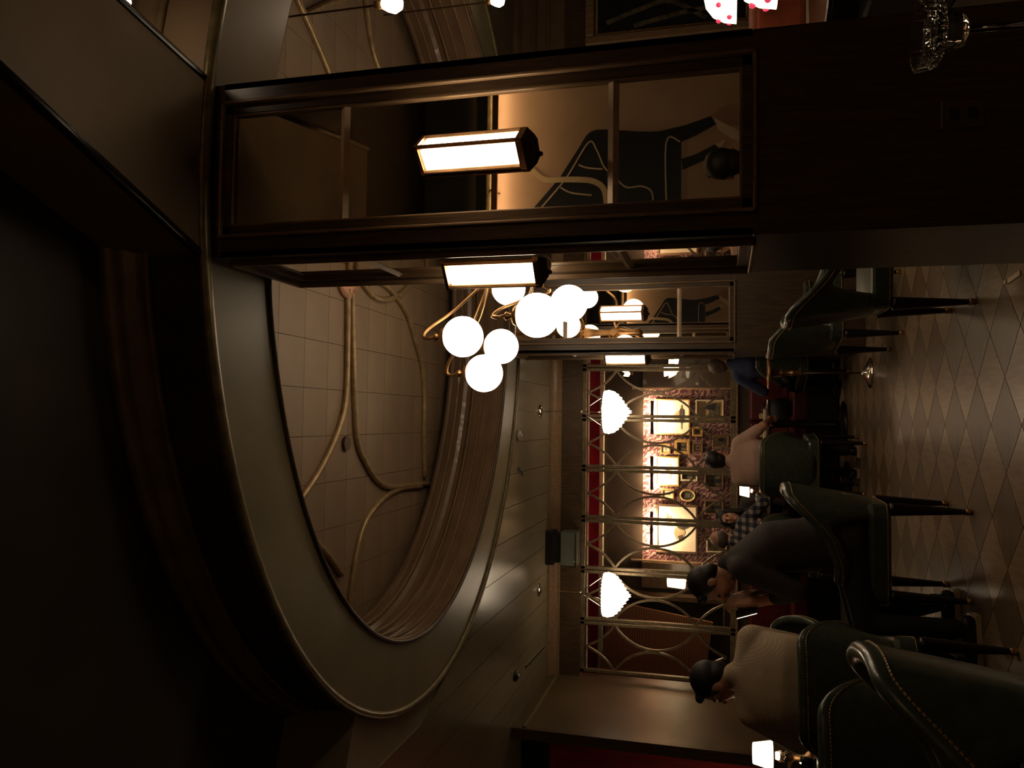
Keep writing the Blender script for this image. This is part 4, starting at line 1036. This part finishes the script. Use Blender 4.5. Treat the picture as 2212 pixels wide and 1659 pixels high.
def person(label, x, y, face, top_m, seat=.475, lean=.06, slean=0.0, yaw=0.0, pitch=0.0, hair='short', hair_m=None, skin=None, HL=None, HR=None, voxel=.011, shoe=None, legs=True, feet=None, curl=.5, sleeve='long', up_l=(0, 0, 1), up_r=(0, 0, 1), dl=None, dr=None, bulk=1.0, tl=.50, hoff=None, hsc=1.0, cuff=.02):
    skin = skin or skin_m; hair_m = hair_m or hair_dark; shoe = shoe or shoe_black
    t = thing('person', label, 'person', (x, y, 0), R(face))
    pz = seat + .095
    Nk = Vector((slean, lean, pz + math.sqrt(max(.05, tl * tl - lean * lean - slean * slean))))
    Pv = Vector((0, 0, pz)); Ch = Pv.lerp(Nk, .62) + Vector((0, -.025 - .12 * max(0, lean - .1), .01)); Wa = Pv.lerp(Nk, .3)
    hr = Matrix.Rotation(R(yaw), 3, 'Z') @ Matrix.Rotation(R(-pitch), 3, 'X')
    tilt = Vector((slean * .4, .03 + lean * .22, .0))
    Hd = Nk + tilt + Vector((0, 0, .138)) + hr @ Vector((0, .02, 0)) - Vector((0, 0, .0006 * pitch))
    if hoff: Hd = Nk + Vector(hoff)
    sh = {s: Nk + Vector((s * .165, -.005, -.055)) for s in (-1, 1)}
    tgt = {-1: Vector(HL or (-.16, .34, pz + .10)), 1: Vector(HR or (.16, .34, pz + .10))}
    el = {}; wr_ = {}
    for s in (-1, 1):
        el[s], wr_[s] = ik(sh[s], tgt[s], .285, .25, (s * .7, -.45, -.8))
    hip = {s: Pv + Vector((s * .088, .02, -.02)) for s in (-1, 1)}
    fp_ = feet or {-1: (-.13, .42, .075), 1: (.13, .44, .075)}
    kn = {}; an = {}
    for s in (-1, 1): kn[s], an[s] = ik(hip[s], fp_[s], .43, .42, (0, 1, .8))
    def torso(bm, g=0.0, ease=0.0):
        k = bulk; ax = (Nk - Pv).normalized(); side = Vector((1, 0, 0)); side = (side - ax * side.dot(ax)).normalized(); fw = ax.cross(side).normalized()
        rows = [(Pv - ax * .10, .135, .085), (Pv - ax * .06, .165, .115), (Pv, .172, .125), (Wa, .150 + ease, .108 + ease * .7), (Ch, .172 + ease * .5, .118), (Pv.lerp(Nk, .80) - fw * -.0, .182, .108), (Nk - ax * .055, .165, .082), (Nk - ax * .015, .100, .064), (Nk + ax * .01, .06, .052)]
        rings = []
        for c, hw, hd in rows:
            ring = []
            for i in range(24):
                a = 2 * PI * i / 24; cs, sn = math.cos(a), math.sin(a)
                ring.append(bm.verts.new(Vector(c) + side * (math.copysign(abs(cs) ** .85, cs) * (hw * k + g)) + fw * (math.copysign(abs(sn) ** .85, sn) * (hd * k + g))))
            rings.append(ring)
        for q in range(len(rings) - 1):
            for i in range(24): bm.faces.new((rings[q][i], rings[q][(i + 1) % 24], rings[q + 1][(i + 1) % 24], rings[q + 1][i]))
        bm.faces.new(rings[0]); bm.faces.new(rings[-1])
        for sgn in (-1, 1): capsule(bm, Nk + Vector((sgn * .03, -.012, -.03)), .055 + g, sh[sgn], .054 * k + g)
    def arms(bm, g=0.0, fore=True, full=True):
        for s in (-1, 1):
            e = el[s] if full else sh[s].lerp(el[s], .8)
            capsule(bm, sh[s], .055 * bulk + g, e, .042 + g)
            if fore: capsule(bm, el[s], .041 + g, wr_[s] - (wr_[s] - el[s]).normalized() * (cuff if g else 0), (.029 if not g else .028) + g)
    def legsf(bm, g=0.0, hem=0.0):
        for s in (-1, 1):
            capsule(bm, hip[s], .085 + g, kn[s], .056 + g); capsule(bm, kn[s], .056 + g, an[s] + Vector((0, 0, hem)), .036 + g)
    bm = NB(); torso(bm); arms(bm)
    if legs: legsf(bm)
    capsule(bm, Nk + Vector((0, -.01, -.03)), .056, Nk.lerp(Hd, .62), .050)
    cr = lambda v: Hd + hr @ Vector(v)
    ellipsoid(bm, cr((0, -.012, .028)), (.074, .092, .088), hr)
    ellipsoid(bm, cr((0, .022, -.035)), (.058, .066, .078), hr)
    capsule(bm, cr((0, .075, -.075)), .022, cr((0, .05, -.085)), .035, 10)
    capsule(bm, cr((0, .086, .018)), .008, cr((0, .104, -.018)), .0125, 8)
    capsule(bm, cr((-.035, .074, .028)), .010, cr((.035, .074, .028)), .010, 8)
    for s in (-1, 1):
        ellipsoid(bm, cr((s * .076, -.005, -.005)), (.010, .020, .030), hr)
        capsule(bm, cr((s * .036, .060, -.02)), .018, cr((s * .03, .062, -.04)), .016, 8)
        dd = Vector(dl if s < 0 and dl else dr if s > 0 and dr else (wr_[s] - el[s]))
        hand(bm, wr_[s], dd, up_l if s < 0 else up_r, -s, curl, hsc)
    blob('body', bm, skin, t, min(voxel, .0075), 4)
    bm = NB(); torso(bm, .013, .018); arms(bm, .013, sleeve == 'long', sleeve == 'long'); capsule(bm, Nk + Vector((0, -.012, -.03)), .064, Nk + Vector((0, -.004, .025)), .058)
    blob('shirt' if top_m in (plaid_m, cloth_pink, cloth_blue) else 'sweater', bm, top_m, t, voxel, 12)
    if legs:
        bm = NB(); legsf(bm, .013, .03)
        for s in (-1, 1): capsule(bm, Pv + Vector((s * .075, -.01, -.01)), .109 * bulk, Pv + Vector((s * .06, -.01, .09)), .103 * bulk)
        blob('trousers', bm, trouser_m, t, voxel + .002, 6)
        for s in (-1, 1):
            bm = NB(); a = an[s]; d = Vector((s * .12, 1, 0)).normalized()
            capsule(bm, a + Vector((0, -.03, -.025)), .042, a + d * .10 + Vector((0, 0, -.035)), .040); capsule(bm, a + d * .08 + Vector((0, 0, -.038)), .040, a + d * .185 + Vector((0, 0, -.046)), .028)
            so = blob('shoe', bm, shoe_black, t, .010, 4)
            obj('sole', prism(NB(), [(a.x + p[0] * .043 * 1 + d.x * p[1], a.y + p[1]) for p in ((-1, -.075), (1, -.075), (1.05, .1), (.7, .205), (-.7, .205), (-1.05, .1))], a.z - .074, a.z - .052), shoe, so)
    if hair == 'short':
        bm = NB(); ellipsoid(bm, cr((0, -.026, .040)), (.083, .094, .088), hr); ellipsoid(bm, cr((0, -.050, -.012)), (.070, .056, .070), hr)
        for s in (-1, 1): capsule(bm, cr((s * .071, .018, .03)), .013, cr((s * .071, .018, -.005)), .010, 8)
        capsule(bm, cr((-.04, .045, .095)), .026, cr((.04, .045, .095)), .026, 10)
        blob('hair', bm, hair_m, t, .008, 3)
    elif hair == 'thin':
        bm = NB(); ellipsoid(bm, cr((0, -.046, .0)), (.079, .062, .066), hr)
        blob('hair', bm, hair_m, t, .008, 3)
    else:
        bm = NB(); ellipsoid(bm, cr((0, -.026, .038)), (.088, .102, .094), hr); capsule(bm, cr((0, -.055, .0)), .078, cr((0, -.075, -.17)), .062)
        for s in (-1, 1): capsule(bm, cr((s * .072, .0, .03)), .030, cr((s * .076, .012, -.13)), .028, 10)
        blob('hair', bm, hair_m, t, .008, 3)
    for s in (-1, 1): obj('eye', sphere(NB(), cr((s * .030, .077, .004)), .0085, 10, 8), eye_m, t, True)
    bm = NB(); ellipsoid(bm, cr((0, .086, -.052)), (.020, .008, .006), hr); obj('mouth', bm, lip_m, t, True)
    return t
person('man in a cream waffle-knit sweater seen from behind at the left table', -1.23, 4.02, 12, waffle_m, lean=.05, slean=.02, yaw=72, pitch=16, hoff=(-.055, .085, .112), HL=(-.22, .42, .84), HR=(.04, .44, .82), voxel=.009, bulk=1.13, tl=.545)
person('dark-haired diner in a charcoal sweater leaning over clasped hands', -.60, 4.62, 92, cloth_dark, seat=.48, lean=.19, tl=.60, yaw=6, pitch=34, hoff=(0, .105, .110), HL=(-.05, .37, 1.005), HR=(.065, .355, .985), voxel=.009, curl=.7, dl=(.12, .05, 1), dr=(-.12, .05, 1), up_l=(-.6, -1, 0), up_r=(.6, -1, 0), feet={-1: (-.26, .40, .075), 1: (.10, .34, .075)}, shoe=shoe_white, bulk=1.08, hsc=1.28, cuff=.11)
person('thin-haired person in a dark plaid shirt, seen from behind near the small lamp', -1.12, 7.70, -6, plaid_m, lean=.08, yaw=10, pitch=8, hair='thin', hair_m=hair_grey, HR=(.34, .44, .86), HL=(-.12, .40, .80), bulk=1.08)
person('man in a pale pink shirt seen from behind, one bare forearm out to the right', -.37, 7.70, -6, cloth_pink, lean=.05, yaw=-14, pitch=4, sleeve='short', HR=(.36, .20, .78), HL=(-.12, .42, .80), bulk=1.12, tl=.53, shoe=shoe_white, feet={-1: (-.10, .14, .075), 1: (.10, .16, .075)})
person('person in a navy blue shirt seated at the far table below the far column', .64, 8.58, 20, cloth_blue, lean=.08, yaw=-70, hair_m=hair_grey, HR=(.2, .38, .80), HL=(-.2, .38, .80), tl=.52)
person('woman with long dark hair facing the viewer beyond the plaid shirt', -1.02, 9.26, 172, cloth_dark, lean=.12, hair='long', yaw=8, seat=.42, HL=(-.14, .40, .80), HR=(.14, .40, .80))
person('dark-haired diner with his back to the near mirror, seen only as a reflection', 1.34, 1.52, 192, cloth_dark, lean=.05, seat=.44, HL=(-.16, .34, .66), HR=(.16, .34, .66), skin=skin_m)
person('person at the left edge of whom a raised brown hand shows by the small lamp', -2.34, 4.66, -76, cloth_dark, lean=-.02, skin=skin_brown, HR=(.49, .50, .83), HL=(-.10, .36, .82), dr=(-.25, .45, 1), up_r=(0, 1, 0), curl=.35)
# added unseen fill sconces behind the viewer, lifting the near ceiling and chairs
dim_m = mat('dim fill panel', (0.9, 0.85, 0.75), 0.3, emit=WARM, estr=2.2)
for x, lb in ((-1.6, 'added unseen fill sconce on the wall behind the viewer, nearer the columns'), (-4.2, 'added unseen fill sconce on the wall behind the viewer, nearer the left wall')):
    sconce((x, -.688, 2.05), PI, lb, dim_m)
